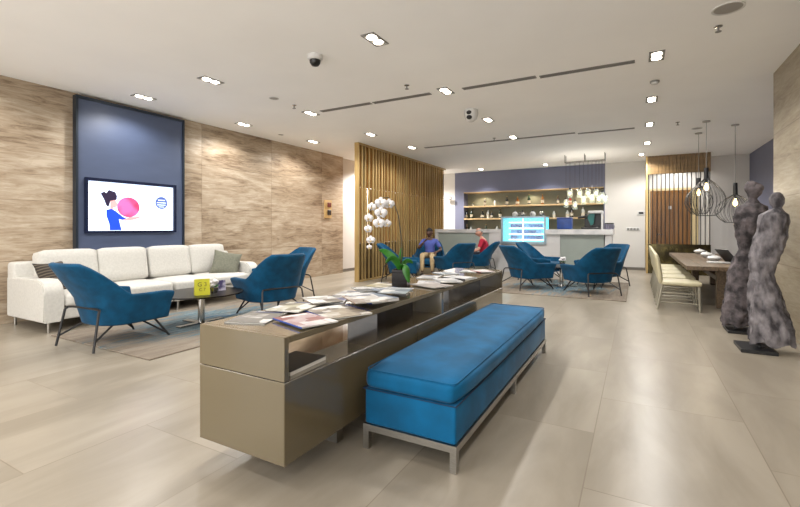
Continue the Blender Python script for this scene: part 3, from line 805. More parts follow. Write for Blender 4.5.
# ================================================================== coffee tables
def table(x, y, rx, ry, zt, lab, rz=0, base_z=0):
    t = thing('coffee_table', lab, 'coffee table', (x, y, base_z), rz, 'glass coffee tables'); zt -= base_z
    f = NB(); n = 40
    vs = []
    prism(f, [(rx*math.cos(2*PI*k/n), ry*math.sin(2*PI*k/n)) for k in range(n)], 'z', zt-0.015, zt)
    obj('glass_top', f, 'glass_dark', t)
    f = NB(); cyl(f, 0, 0, 0.02, zt-0.015, 0.04, 20); obj('column', f, 'chrome', t, 40)
    f = NB(); bl = min(0.62, rx*1.5); box(f, 0, 0, 0.01, bl, 0.09, 0.02, 0.005, 1); box(f, 0, 0, 0.0098, 0.09, bl, 0.0196, 0.005, 1); obj('cross_base', f, 'chrome', t)
    return t
T1 = (-4.76, 3.5)
table(*T1, 0.48, 0.5, 0.40, 'smoked glass coffee table on steel column by the sofa', 0, RUGZ)
T2 = (-1.36, 9.35)
table(*T2, 0.4, 0.4, 0.42, 'smoked glass coffee table amid four armchairs before the bar', 0, RUGZ)
T3 = (-4.16, 10.22)
table(*T3, 0.14, 0.14, 0.42, 'small coffee table between the two seated men', 0)
def flower_pot(x, y, z, lab, s=1.0):
    t = thing('potted_flower', lab, 'flower pot', (x, y, z), 0, 'white flowers in small pots on coffee tables')
    f = NB(); lathe(f, [(0, 0), (0.035*s, 0), (0.045*s, 0.06*s), (0.04*s, 0.065*s), (0.0, 0.055*s)], 16); obj('pot', f, 'chrome', t, 40)
    f = NB()
    random.seed(int(x*100)+5)
    for k in range(14):
        a = random.random()*2*PI; r = random.random()*0.045*s
        ball(f, r*math.cos(a), r*math.sin(a), 0.1*s+random.uniform(-.02, .03)*s, 0.026*s, None, 0.02*s, 8, 5)
    obj('blossom', f, 'petal', t, 60)
    f = NB()
    for k in range(7):
        a = k*0.9; tube(f, [(0, 0, 0.055*s), (0.05*s*math.cos(a), 0.05*s*math.sin(a), 0.085*s)], [0.012*s, 0.004*s], 6)
    obj('leaves', f, 'leaf', t)
q = at(214, 292, 0.41); flower_pot(q[0], q[1], 0.40, 'white flower in small pot on the lounge coffee table', 1.15)
flower_pot(T2[0]+0.02, T2[1], 0.42, 'white flower in small pot on table before the bar', 1.3)
# cards on the first table
def facing(x, y): return math.atan2(-x, y)   # yaw so that local -Y looks at the camera
q = at(202, 294, 0.41)
t = thing('menu_card', 'yellow standing card with dark lettering on the coffee table', 'card', (q[0], q[1], 0.40), facing(*q)+0.15)
f = NB(); prism(f, [(-0.035, 0), (0.035, 0), (0.003, 0.19), (-0.003, 0.19)], 'x', -0.085, 0.085); obj('card', f, 'yellow', t)
for s, zz, sz in (('G 3', 0.125, 0.07), ('C 7', 0.065, 0.05)):
    me = text_mesh(s, sz); me.materials.clear(); me.materials.append(M['ink'])
    o = bpy.data.objects.new('lettering', me); C.objects.link(o); o.parent = t
    o.location = (0, -0.0365+0.032*(zz/0.19), zz); o.rotation_euler = (math.radians(90-9.6), 0, 0)
q = at(219, 291, 0.41)
t = thing('photo_card', 'small violet and white standing card behind the coffee table flower', 'card', (q[0]-0.1, q[1]+0.1, 0.40), facing(*q)+0.3)
f = NB(); prism(f, [(-0.03, 0), (0.03, 0), (0.003, 0.13), (-0.003, 0.13)], 'x', -0.06, 0.06); obj('card', f, mat('violet_card', (70, 62, 110), 0.4, rgb2=(200, 196, 214), scale=14, contrast=(.45, .6)), t)
# things on the men's table
for dx, dy, lab in ((0.04, 0.06, 'white coffee cup on the small table between the two men'),):
    t = thing('coffee_cup', lab, 'cup', (T3[0]+dx, T3[1]+dy, 0.42), 0)
    f = NB(); lathe(f, [(0, 0), (0.07, 0.004), (0.075, 0.012), (0, 0.008)], 18); obj('saucer', f, 'whitep', t, 40)
    f = NB(); lathe(f, [(0, 0.01), (0.03, 0.01), (0.042, 0.075), (0.038, 0.075), (0.028, 0.018), (0, 0.018)], 18); obj('cup', f, 'whitep', t, 40)
    f = NB(); tube(f, [(0.036, 0, 0.06), (0.06, 0, 0.055), (0.055, 0, 0.03), (0.033, 0, 0.028)], 0.005, 6); obj('handle', f, 'whitep', t)
t = thing('paper_bag', 'white paper bag standing on the table between the men', 'bag', (T3[0]-0.02, T3[1]-0.07, 0.42), 0.2)
f = NB(); prism(f, [(-0.05, 0), (0.05, 0), (0.02, 0.16), (-0.02, 0.16)], 'x', -0.06, 0.06); obj('bag', f, 'whitep', t)

# ================================================================== console
CX0, CX1, CY0, CY1 = -1.957, -1.377, 1.43, 4.98
t = thing('console', 'long taupe lacquer console cabinet behind the blue bench', 'console table', ((CX0+CX1)/2, CY0, 0), 0)
hx = 0.29; LY = CY1-CY0
f = NB(); bx(f, -hx, hx, 0, LY, 0.13, 0.505, 0.003, 1); obj('body', f, 'lacquer', t)
f = NB(); bx(f, -hx, hx, 0.0305, LY, 0.68, 0.71, 0.003, 1); obj('top', f, 'lacquer', t)
f = NB(); bx(f, -hx, hx, 0, 0.03, 0.509, 0.71, 0.002, 1); obj('end_panel', f, 'lacquer', t)
f = NB(); bx(f, -hx, hx, LY-0.03, LY, 0.51, 0.68); obj('end_panel', f, 'lacquer', t)
f = NB(); bx(f, -hx, hx, 1.76, 1.80, 0.51, 0.68); obj('divider', f, 'lacquer', t)
f = NB(); bx(f, -hx+0.002, hx-0.002, 0.03, LY-0.03, 0.505, 0.51); obj('shelf', f, mat('gloss_shelf', (120, 106, 84), 0.05, var=0.03, coat=1.0), t)
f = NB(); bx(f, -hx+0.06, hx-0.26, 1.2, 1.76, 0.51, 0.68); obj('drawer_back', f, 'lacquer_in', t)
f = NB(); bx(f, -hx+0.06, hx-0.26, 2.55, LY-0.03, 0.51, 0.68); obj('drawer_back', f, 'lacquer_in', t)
for y0 in (0.5, 2.7):
    f = NB(); bx(f, -0.2, 0.2, y0, y0+0.06, 0, 0.13); bx(f, -0.2, 0.2, y0+0.06, y0+0.4, 0.11, 0.13); obj('foot', f, 'steel', t)
TOPZ = 0.71

# folder in the open slot
t = thing('magazine', 'dark glossy magazine lying in the open slot of console', 'magazine', (-1.52, 1.64, 0.51), 0.06)
f = NB(); box(f, 0, 0, 0.009, 0.2, 0.28, 0.017); obj('pages', f, 'paper', t)
f = NB(); box(f, 0, 0, 0.02, 0.202, 0.282, 0.003); obj('cover', f, 'black', t)

# ---- magazines on the console
def cover_mat(name, a, bcol, k):
    # printed cover: blocks of picture and paper
    m = bpy.data.materials.new(name); m.use_nodes = True
    nt = m.node_tree; N = nt.nodes; L = nt.links; b = N['Principled BSDF']
    tc = N.new('ShaderNodeTexCoord'); mp = N.new('ShaderNodeMapping'); mp.inputs['Location'].default_value = (k*1.7, k*2.3, k*0.9)
    L.new(tc.outputs['Object'], mp.inputs[0])
    vo = N.new('ShaderNodeTexVoronoi'); vo.distance = 'CHEBYCHEV'; vo.inputs['Scale'].default_value = 11
    L.new(mp.outputs[0], vo.inputs['Vector'])
    nz = N.new('ShaderNodeTexNoise'); nz.inputs['Scale'].default_value = 16; nz.inputs['Detail'].default_value = 3
    L.new(mp.outputs[0], nz.inputs['Vector'])
    sp = N.new('ShaderNodeSeparateColor'); L.new(vo.outputs['Color'], sp.inputs[0])
    ma = N.new('ShaderNodeMath'); ma.operation = 'MULTIPLY_ADD'; ma.inputs[1].default_value = 0.45
    L.new(nz.outputs['Fac'], ma.inputs[0]); 
    mh = N.new('ShaderNodeMath'); mh.operation = 'MULTIPLY'; mh.inputs[1].default_value = 0.75; L.new(sp.outputs[0], mh.inputs[0]); L.new(mh.outputs[0], ma.inputs[2])
    rp = N.new('ShaderNodeValToRGB'); e = rp.color_ramp.elements
    e[0].position = 0.2; e[0].color = (*lin(bcol), 1); e[1].position = 0.92; e[1].color = (*lin((232, 230, 226)), 1)
    q = e.new(0.46); q.color = (*lin(tuple((x+y)/2 for x, y in zip(a, bcol))), 1)
    q = e.new(0.68); q.color = (*lin(a), 1)
    L.new(ma.outputs[0], rp.inputs[0]); L.new(rp.outputs[0], b.inputs['Base Color'])
    b.inputs['Roughness'].default_value = 0.4; b.inputs['Specular IOR Level'].default_value = 0.3
    return m
M['s_title'] = mat('title_ink', (38, 52, 96), .5, var=.05)
G_MAG = 'magazines on the console'
mags = [  # u, v, width(x), length(y), yaw, cover a, cover b, thick, label
 (254, 316, .22, .30, 0.35, (132, 122, 108), (206, 202, 196), .010, 'grey magazine at the near left corner of the console'),
 (306, 321, .21, .30, 1.25, (236, 220, 222), (232, 126, 112), .012, 'pink and white magazine with blue spine nearest the bench'),
 (337, 311, .27, .34, 1.15, (206, 190, 164), (104, 84, 76), .013, 'large photo magazine with blue edge at the console front'),
 (288, 307, .22, .30, 0.2, (212, 206, 170), (158, 138, 108), .010, 'cream and olive magazine at the left console edge'),
 (326, 299, .21, .29, 0.5, (186, 186, 222), (120, 124, 190), .012, 'lilac magazine in the middle of the near console half'),
 (312, 301, .2, .27, 1.0, (224, 220, 210), (170, 150, 128), .008, 'pale brown magazine behind the lilac magazine'),
 (346, 294.5, .2, .28, 0.3, (236, 234, 230), (214, 208, 204), .009, 'white magazine left of the blue-grey stack'),
 (367, 291, .19, .26, 0.9, (74, 80, 86), (188, 190, 188), .009, 'dark slim magazine at the left edge before the orchid'),
 (372, 299, .22, .3, 1.2, (92, 116, 150), (188, 202, 222), .030, 'thick blue-grey magazine before the orchid pot'),
 (368, 305, .21, .29, 0.9, (222, 216, 206), (200, 166, 140), .008, 'pale magazine at the front edge below the blue-grey one'),
 (392, 293, .2, .27, 1.1, (104, 132, 178), (210, 222, 236), .012, 'light blue magazine just in front of the orchid pot'),
 (410, 297, .2, .27, 0.25, (214, 220, 224), (150, 170, 188), .008, 'white and grey magazine at the front edge near the orchid'),
 (378, 287.5, .19, .26, 0.1, (206, 188, 128), (232, 226, 210), .008, 'gold and white magazine left of the orchid pot'),
 (429, 282.5, .2, .27, 0.4, (238, 236, 238), (220, 210, 214), .010, 'white magazine just right of the orchid pot'),
 (436, 286, .22, .3, 1.2, (220, 204, 192), (236, 228, 222), .010, 'beige magazine at the front edge beyond the orchid'),
 (428, 276.5, .2, .27, 0.2, (236, 234, 232), (196, 198, 204), .010, 'white magazine at the left edge beyond the orchid'),
 (450, 281, .2, .28, 0.7, (238, 236, 234), (214, 214, 216), .014, 'white open-looking magazine in the far console half'),
 (466, 277.5, .2, .28, 1.3, (232, 230, 230), (60, 58, 64), .020, 'white magazine with black spine on the far console half'),
 (446, 273, .19, .26, 0.9, (224, 230, 232), (170, 184, 196), .010, 'pale blue magazine at the far left console edge'),
 (470, 271, .19, .26, 0.15, (236, 236, 234), (206, 214, 206), .008, 'white magazine near the far end of the console'),
 (486, 271.5, .18, .25, 0.8, (228, 214, 214), (196, 92, 92), .010, 'small reddish magazine at the far front corner'),
]
placed = []
def rect(x, y, w, l, a): 
    c, s_ = math.cos(a), math.sin(a)
    return [(x+p*w/2*c-q*l/2*s_, y+p*w/2*s_+q*l/2*c) for p, q in ((-1, -1), (1, -1), (1, 1), (-1, 1))]
def hit(A, B):
    for P in (A, B):
        for i in range(4):
            nx, ny = P[(i+1) % 4][1]-P[i][1], P[i][0]-P[(i+1) % 4][0]
            a = [nx*x+ny*y for x, y in A]; c = [nx*x+ny*y for x, y in B]
            if max(a) < min(c) or max(c) < min(a): return False
    return True
for k, (u, v, wx, ly, yaw, ca, cb, th, lab) in enumerate(mags):
    th *= 0.7
    x, y = at(u, v, TOPZ+th)
    x = max(CX0+0.15, min(CX1-0.13, x)); y = max(CY0+0.17, min(CY1-0.17, y))
    z = TOPZ+0.0005
    lvl = 0
    me_r = rect(x, y, wx+.006, ly+.006, yaw)
    for (r2, z2) in placed:
        if hit(me_r, r2): z = max(z, z2)
    t = thing('magazine', lab, 'magazine', (x, y, z), yaw, G_MAG)
    f = NB(); box(f, 0, 0, th/2-0.0005, wx-0.004, ly-0.004, th-0.003); obj('pages', f, 'paper', t)
    cm = cover_mat('magazine_cover_%d' % k, tuple(int(c*.84) for c in ca), tuple(int(c*.6) for c in cb), k)
    f = NB(); box(f, 0, 0, th-0.001, wx, ly, 0.002); obj('cover', f, cm, t)
    f = NB(); box(f, 0.005, ly*0.40, th+0.0003, wx*0.72, ly*0.09, 0.0008); obj('title_band', f, 'whitep' if k % 3 else 's_title', t)
    sm = mat('magazine_spine_%d' % k, (40, 76, 160) if k in (1, 2, 8) else tuple(int(c*.8) for c in cb), .4, var=.05)
    f = NB(); box(f, -wx/2-0.0005, 0, th/2, 0.003, ly, th-0.001); obj('spine', f, sm, t)
    placed.append((me_r, z+th+0.0012))

# ---- orchid
ox, oy = at(401, 288.5, TOPZ)
t = thing('orchid', 'white orchid with arching stem in dark square pot on console', 'plant', (ox, oy, TOPZ+0.0005), math.radians(22))
f = NB(); s = 0.062
rs = [(-s*0.95, 0), (-s, 0.155), (-s+0.01, 0.155), (-s+0.012, 0.13)]
bx(f, -s, s, -s, s, 0, 0.135, 0.004, 1); bx(f, -s, s, -s, -s+0.008, 0.135, 0.155); bx(f, -s, s, s-0.008, s, 0.135, 0.155); bx(f, -s, -s+0.008, -s+0.008, s-0.008, 0.135, 0.155); bx(f, s-0.008, s, -s+0.008, s-0.008, 0.135, 0.155)
obj('pot', f, 'potglass', t)
t.rotation_euler = (0, 0, TH-0.25)
# camera-right / up frame at the orchid, for the parts' places
Rv = Vector((C_, S_, 0)); Fv = Vector((-S_, C_, 0))
base = Vector((ox, oy, TOPZ)); dep = -ox*S_+oy*C_
inv = (Matrix.Translation(t.location) @ Matrix.Rotation(t.rotation_euler.z, 4, 'Z')).inverted()
def pp(u, v, back=0.0):
    d = dep+back; r = (u-400)/F_PX*d
    p = Fv*d+Rv*r; p.z = CAM_H+(HZ-v)/F_PX*d
    return inv @ p
f = NB(); tube(f, [pp(400, 270), pp(402, 252), pp(401, 235), pp(398.5, 216), pp(394, 203), pp(388, 197.5), pp(380, 198, -.02), pp(372, 205, -.03), pp(368, 218, -.03), pp(369, 238, -.02)], [0.005, .005, .0045, .0045, .004, .004, .003, .003, .0025, .002], 7)
obj('stem', f, 'stem', t, 60)
def leaf(pts, w):
    f = NB(); rows_ = []
    n = len(pts)
    for i, p in enumerate(pts):
        a = pts[max(0, i-1)]; c = pts[min(n-1, i+1)]; tg = (c-a).normalized()
        sd = tg.cross(Fv.lerp(Vector((0, 0, 1)), 0.3)); sd.normalize()
        ww = w*math.sin(PI*min(1, (i+0.5)/(n-0.3)))**0.7
        up = sd.cross(tg)
        rows_.append((f.verts.new(p-sd*ww+up*ww*.25), f.verts.new(p), f.verts.new(p+sd*ww+up*ww*.25)))
    for A, B in zip(rows_, rows_[1:]):
        f.faces.new((A[0], A[1], B[1], B[0])); f.faces.new((A[1], A[2], B[2], B[1]))
    o = obj('leaf', f, 'leaf', t, 80)
    o.modifiers.new('s', 'SUBSURF').levels = 1; o.modifiers['s'].render_levels = 2
    md = o.modifiers.new('th', 'SOLIDIFY'); md.thickness = 0.003
    return o
leaf([pp(401, 270), pp(397, 262), pp(391, 256), pp(385, 251), pp(379, 250, -.02)], 0.032)
leaf([pp(400, 270), pp(400, 262, .02), pp(401, 254, .03), pp(402, 247, .03)], 0.02)
leaf([pp(400, 271), pp(398, 263, -.03), pp(394, 258, -.05), pp(389, 259, -.07), pp(386, 263, -.08)], 0.03)
leaf([pp(402, 270), pp(403, 264, -.05), pp(405, 266, -.08), pp(407, 274, -.085), pp(409, 283, -.08)], 0.036)
leaf([pp(402, 270), pp(404, 262, .02), pp(409, 260, .04), pp(413, 263, .05)], 0.026)
def flower(u, v, bk, sz, tilt):
    f = NB(); c = pp(u, v, bk)
    toward = (inv.to_3x3() @ Vector((-Fv.x, -Fv.y, 0.0))).normalized()
    toward = (toward + (inv.to_3x3() @ Rv)*tilt*0.5 + Vector((0, 0, -0.15))).normalized()
    side = toward.cross(Vector((0, 0, 1))).normalized(); up = side.cross(toward).normalized()
    for k, (ang, ln, wd) in enumerate(((90, 1, .8), (-50, .92, .7), (-130, .92, .7), (12, 1.05, 1.15), (168, 1.05, 1.15))):
        a = math.radians(ang); d_ = side*math.cos(a)+up*math.sin(a); e_ = toward.cross(d_)
        n = 10; ring = []
        off = 0.004 if k >= 3 else 0
        for m_ in range(n):
            q = 2*PI*m_/n
            ring.append(f.verts.new(c+d_*sz*(0.5*ln+0.5*ln*math.cos(q))+e_*sz*wd*0.5*math.sin(q)+toward*(off+0.006*(1-abs(math.cos(q*.5))))))
        cv = f.verts.new(c+d_*sz*0.5*ln+toward*(off+0.005))
        for m_ in range(n): f.faces.new((cv, ring[m_], ring[(m_+1) % n]))
    o = obj('flower', f, 'petal', t, 80)
    md = o.modifiers.new('th', 'SOLIDIFY'); md.thickness = 0.002
    f = NB(); p = c+toward*0.015-up*0.008; ball(f, p.x, p.y, p.z, 0.007, None, None, 8, 6)
    obj('lip', f, mat('orchid_lip', (220, 190, 120), .5, var=.1), o)
for a in ((381, 203, -.03, .058, -.3), (389, 204, -.01, .052, .3), (381, 213, -.05, .06, 0), (372, 207, -.02, .045, -.8), (379, 223, -.05, .056, -.1), (387, 223.5, -.03, .042, .5), (369, 218, -.03, .045, -.8), (368.5, 229, -.03, .042, -.7), (371, 240, -.03, .042, -.2), (369.5, 247, -.03, .026, -.2)):
    flower(a[0], a[1], a[2], a[3]*0.86, a[4])

# ================================================================== bench
BX0, BX1, BY0, BY1 = -1.31, -0.768, 1.96, 4.31
cx, cy = (BX0+BX1)/2, (BY0+BY1)/2; hx, hy = (BX1-BX0)/2, (BY1-BY0)/2
t = thing('bench', 'long blue velvet bench with steel frame beside the console', 'bench', (cx, cy, 0), 0)
f = NB(); puff(f, -hx, hx, -hy, hy, 0.322, 0.44, 0.045, 14, 0.018); obj('seat_cushion', f, 'bench', t, 60)
f = NB(); bx(f, -hx+0.006, hx-0.006, -hy+0.006, hy-0.006, 0.135, 0.328, 0.015, 3); obj('upholstered_base', f, 'bench', t, 50)
f = NB(); z = 0.326; r = 0.004; a, c = hx-0.003, hy-0.003
tube(f, [(-a, -c, z), (a, -c, z), (a, c, z), (-a, c, z)], r, 6, False, True); obj('piping', f, 'piping', t)
f = NB(); z = 0.43
f2 = 0.014
def roundrect(a, c, r, z):
    pts = []
    for sx, sy, a0 in ((1, -1, -90), (1, 1, 0), (-1, 1, 90), (-1, -1, 180)):
        for k in range(5):
            q = math.radians(a0+k*22.5); pts.append((sx*(a-r)+r*math.cos(q), sy*(c-r)+r*math.sin(q), z))
    return pts
tube(f, roundrect(hx-0.012, hy-0.012, 0.03, z), 0.0035, 6, False, True); obj('top_piping', f, 'bench', t)
f = NB(); w = 0.035; bz0, bz1 = 0.1, 0.135
bx(f, -hx, hx, -hy, -hy+w, bz0, bz1); bx(f, -hx, hx, hy-w, hy, bz0, bz1); bx(f, -hx, -hx+w, -hy+w, hy-w, bz0, bz1); bx(f, hx-w, hx, -hy+w, hy-w, bz0, bz1); obj('frame', f, 'steel', t)
for sx in (-1, 1):
    for yy in (-hy+w/2, 0, hy-w/2):
        x = sx*(hx-w/2)
        f = NB(); vs = box(f, x, yy, bz0/2, w, w, bz0)
        obj('leg', f, 'steel', t)

# ================================================================== bar
BYF = 11.75
def bX(u): return aty(u, 230, BYF)[0]
xl, xm0, xm1, xr0, xr1 = bX(435), bX(489), bX(560), bX(604), bX(613.5)
fx0, fx1 = bX(501.5), bX(546)
BZ = 1.165
t = thing('bar_counter', 'white marble bar counter with grey inset panels before bottle wall', 'bar counter', ((xl+xr1)/2, BYF, 0), 0)
ccx = (xl+xr1)/2
f = NB()
bx(f, xl-ccx, fx0-ccx, -0.02, 0.7, BZ-0.10, BZ, 0.005, 1); bx(f, fx1-ccx, xr1-ccx, -0.12, 0.7, BZ-0.13, BZ, 0.005, 1)
obj('worktop', f, 'marble', t)
f = NB(); bx(f, xl-ccx, xl-ccx+0.1, 0, 0.6, 0, BZ-0.1); obj('marble_front', f, 'marble', t)
f = NB()
bx(f, xm0-ccx, fx0-ccx, 0, 0.6, 0, BZ-0.1); bx(f, fx0-ccx, fx1-ccx, 0, 0.6, 0, 0.76); bx(f, fx1-ccx, xm1-ccx, 0, 0.6, 0, BZ-0.13)
obj('marble_front', f, 'marble', t)
f = NB(); prism(f, [(xr0-ccx-0.02, 0.0), (xr0-ccx+0.12, 0.0), (xr1-ccx-0.03, BZ-0.13), (xr0-ccx+0.03, BZ-0.13)], 'y', -0.05, 0.6); obj('end_support', f, 'marble', t)
f = NB(); bx(f, xl-ccx+0.1, xm0-ccx, 0.04, 0.55, 0, BZ-0.1); obj('inset_panel', f, 'greyinset', t)
f = NB(); bx(f, xm1-ccx, xr0-ccx, 0.04, 0.55, 0, BZ-0.13); obj('inset_panel', f, 'greyinset', t)
# display fridge
fz0, fz1 = 0.765, 1.515
fc = (fx0+fx1)/2; fw = (fx1-fx0)/2
t = thing('display_fridge', 'glowing blue glass display fridge standing in the bar counter', 'display fridge', (fc, BYF, fz0), 0)
H_ = fz1-fz0
f = NB()
e = 0.045
for sx in (-1, 1): bx(f, sx*fw-(e if sx > 0 else 0), sx*fw+(e if sx < 0 else 0), -0.06, -0.015, 0, H_)
bx(f, -fw+e, fw-e, -0.06, -0.015, H_-e, H_); bx(f, -fw+e, fw-e, -0.06, -0.015, 0, 0.07)
bx(f, -fw, fw, -0.015, 0.5, 0, 0.04); bx(f, -fw, fw, -0.015, 0.5, H_-0.03, H_)
obj('frame', f, 'frame_grey', t)
f = NB(); bx(f, -fw+0.02, fw-0.02, 0.48, 0.5, 0.04, H_-0.03); obj('lit_back', f, 'cyan_glow', t)
f = NB(); bx(f, -fw+0.02, -fw+0.2, 0.05, 0.09, 0.04, H_-0.03); bx(f, fw-0.05, fw-0.02, 0.05, 0.4, 0.04, H_-0.03); obj('side_glow', f, 'cyan_glow', t)
for k, z in enumerate((0.1, 0.25, 0.41, 0.57)):
    f = NB(); bx(f, -fw+0.2, fw-0.06, 0.0, 0.44, z, z+0.035); obj('glass_shelf', f, 'shelfglow', t)
f = NB(); bx(f, -0.02, 0.01, -0.012, 0.02, 0.07, H_-0.05); obj('mullion', f, 'shelfglow', t)
f = NB(); bx(f, -fw+e, fw-e, -0.03, -0.024, 0.07, H_-e); obj('glass', f, 'clear', t)
random.seed(11)
FM = [mat('food_%d' % i, c, .5, var=.2) for i, c in enumerate(((40, 84, 150), (30, 66, 130), (110, 160, 200), (60, 110, 170)))]
for z, nm in ((0.135, 'bottom'), (0.285, 'second'), (0.445, 'third')):
    for k in range(5):
        x = -fw+0.3+k*(2*fw-0.45)/4.3
        t2 = thing('food_tub', 'blue %s food tub from left on %s fridge shelf' % (ORD[k], nm), 'food tub', (fc+x, BYF+0.2, fz0+z+0.0005), 0, 'food tubs in the display fridge')
        f = NB(); box(f, 0, 0, 0.045, 0.16, 0.2, 0.09, 0.015, 2); obj('tub', f, FM[(k+int(z*10)) % 4], t2, 40)
        f = NB(); box(f, 0, 0, 0.096, 0.17, 0.21, 0.012, 0.004, 1); obj('lid', f, FM[2], t2, 40)
# things on top of the fridge
TP = [(513, 'whitep', 'white'), (520.5, 'chrome', 'silver'), (531, 'whitep', 'white'), (540, 'chrome', 'silver')]
for k, (u, m, cn) in enumerate(TP):
    x = bX(u)
    t2 = thing('teapot', '%s %s teapot from left on top of the display fridge' % (cn, ORD[k]), 'teapot', (x, BYF+0.22, fz1+0.0005), k*0.7, 'teapots on the display fridge')
    f = NB(); lathe(f, [(0, 0), (0.055, 0), (0.08, 0.05), (0.07, 0.1), (0.035, 0.13), (0, 0.13)], 18); obj('pot', f, m, t2, 60)
    f = NB(); lathe(f, [(0.036, 0.131), (0.02, 0.15), (0.012, 0.16), (0.014, 0.175), (0, 0.18)], 14); obj('lid', f, 'black', t2, 60)
    f = NB(); tube(f, [(0.07, 0, 0.05), (0.11, 0, 0.08), (0.125, 0, 0.12)], [0.014, 0.01, 0.007], 8); obj('spout', f, m, t2, 60)
    f = NB(); tube(f, [(-0.065, 0, 0.09), (-0.11, 0, 0.09), (-0.11, 0, 0.04), (-0.072, 0, 0.04)], 0.007, 6); obj('handle', f, 'black', t2, 60)
# shelves
def shelf(z, lab):
    f = NB(); bx(f, NX0+0.002, NX1-0.002, YB-0.02, YB+0.398, z-0.05, z, 0.004, 1)
    o = obj('wall_shelf', f, 'oakshelf'); origin(o, ((NX0+NX1)/2, YB+0.2, z-0.05)); return tag(o, lab, 'shelf', 'oak shelves of the bar niche')
Z1, Z2 = 1.95, 1.53
shelf(Z1, 'upper oak shelf in the bar wall niche'); shelf(Z2, 'lower oak shelf in the bar wall niche')
BT = {n: mat('bottle_'+n, c, .15, var=.15, coat=.6) for n, c in dict(black=(22, 24, 24), brown=(66, 40, 20), green=(30, 54, 34), amber=(150, 92, 36), clear=(206, 208, 200), red=(170, 40, 24)).items()}
LB = mat('bottle_label', (222, 212, 190), .6, rgb2=(188, 172, 140), scale=20)
def bottle(x, y, z, h, col, shape, lab, grp):
    t = thing('bottle', lab, 'bottle', (x, y, z+0.0005), 0, grp)
    r = h*0.15 if shape == 'slim' else h*0.22
    f = NB()
    lathe(f, [(0, 0), (r, 0), (r, h*.55), (r*.85, h*.64), (r*.36, h*.76), (r*.32, h*.93), (0, h*.93)], 14); obj('glass_body', f, BT[col], t, 50)
    f = NB(); lathe(f, [(r*.33, h*.931), (r*.38, h*.931), (r*.38, h), (0, h)], 12); obj('cap', f, 'gold' if col != 'clear' else 'black', t, 40)
    f = NB(); lathe(f, [(r*1.01, h*.15), (r*1.02, h*.15), (r*1.02, h*.42), (r*1.01, h*.42)], 14); obj('label', f, LB, t, 50)
    return t
row1 = [(473.5, .12, 'black', 'squat'), (485, .26, 'brown', 'slim'), (495, .2, 'clear', 'squat'), (507, .30, 'black', 'slim'), (517.5, .27, 'amber', 'squat'), (529, .33, 'green', 'slim'), (542.5, .33, 'amber', 'slim'), (558, .26, 'brown', 'slim'), (570, .22, 'red', 'squat')]
for k, (u, h, col, sh) in enumerate(row1):
    bottle(aty(u, 200, YB+0.15)[0], YB+0.15, Z1, h, col, sh, '%s bottle, %s from left on the upper bar shelf' % (col, ORD[k]), 'bottles on the upper bar shelf')
row2 = [(466.5, .28, 'black', 'slim'), (471.5, .33, 'green', 'slim'), (482.5, .27, 'black', 'squat'), (488, .3, 'clear', 'slim'), (491.5, .22, 'black', 'squat'), (500, .32, 'green', 'slim'), (554, .22, 'clear', 'squat'), (567.5, .25, 'clear', 'squat'), (571.5, .33, 'black', 'slim'), (583, .34, 'clear', 'slim')]
for k, (u, h, col, sh) in enumerate(row2):
    bottle(aty(u, 215, YB+0.15)[0], YB+0.15, Z2, h, col, sh, '%s bottle, %s from left on the lower bar shelf' % (col, ORD[k]), 'bottles on the lower bar shelf')
# back counter in the niche (ledge) bottles
b = NB(); bx(b, NX0, NX1, YB-0.02, YB+0.4, NZ0-0.02, NZ0+0.02); struct('trim_3', b, 'oakshelf')
row3 = [(467, .3, 'brown', 'slim'), (471, .24, 'clear', 'squat'), (486, .3, 'green', 'slim'), (497, .26, 'clear', 'squat')]
for k, (u, h, col, sh) in enumerate(row3):
    bottle(aty(u, 225, YB+0.15)[0], YB+0.15, NZ0+0.02, h, col, sh, '%s bottle, %s from left on the ledge below shelves' % (col, ORD[k]), 'bottles on the bar niche ledge')
# items on the right counter
x = bX(563.5)
t = thing('crate', 'dark blue box standing on the bar counter beside fridge', 'box', (x, BYF+0.25, BZ+0.0005), 0)
f = NB(); box(f, 0, 0, 0.14, 0.36, 0.28, 0.28, 0.02, 2); obj('body', f, 'bluebox', t, 40)
f = NB(); box(f, 0, 0, 0.295, 0.38, 0.3, 0.03, 0.008, 1); obj('lid', f, 'bluebox', t, 40)
x = bX(592)
t = thing('coffee_machine', 'black and silver coffee machine on the bar counter', 'coffee machine', (x, BYF+0.25, BZ+0.0005), 0)
f = NB(); bx(f, -0.26, 0.2, -0.2, 0.2, 0, 0.06, 0.01, 1); bx(f, -0.2, 0.2, 0.02, 0.2, 0.06, 0.4, 0.01, 1); obj('body', f, 'black', t, 40)
f = NB(); bx(f, -0.1, 0.24, -0.2, 0.2, 0.4, 0.47, 0.02, 2); bx(f, 0.2, 0.25, -0.2, -0.14, 0, 0.4, 0.01, 1); obj('top_casing', f, 'whitep', t, 40)
f = NB(); tube(f, [(-0.34, -0.15, 0.3), (-0.2, -0.12, 0.32), (-0.08, -0.05, 0.3)], [0.03, 0.035, 0.04], 10); obj('portafilter', f, 'black', t, 40)
f = NB(); prism(f, [(-0.06, 0.42), (0.06, 0.42), (0.02, 0.14), (-0.04, 0.1), (-0.12, 0.3)], 'y', -0.12, -0.06); obj('apron_panel', f, 'teal', t)
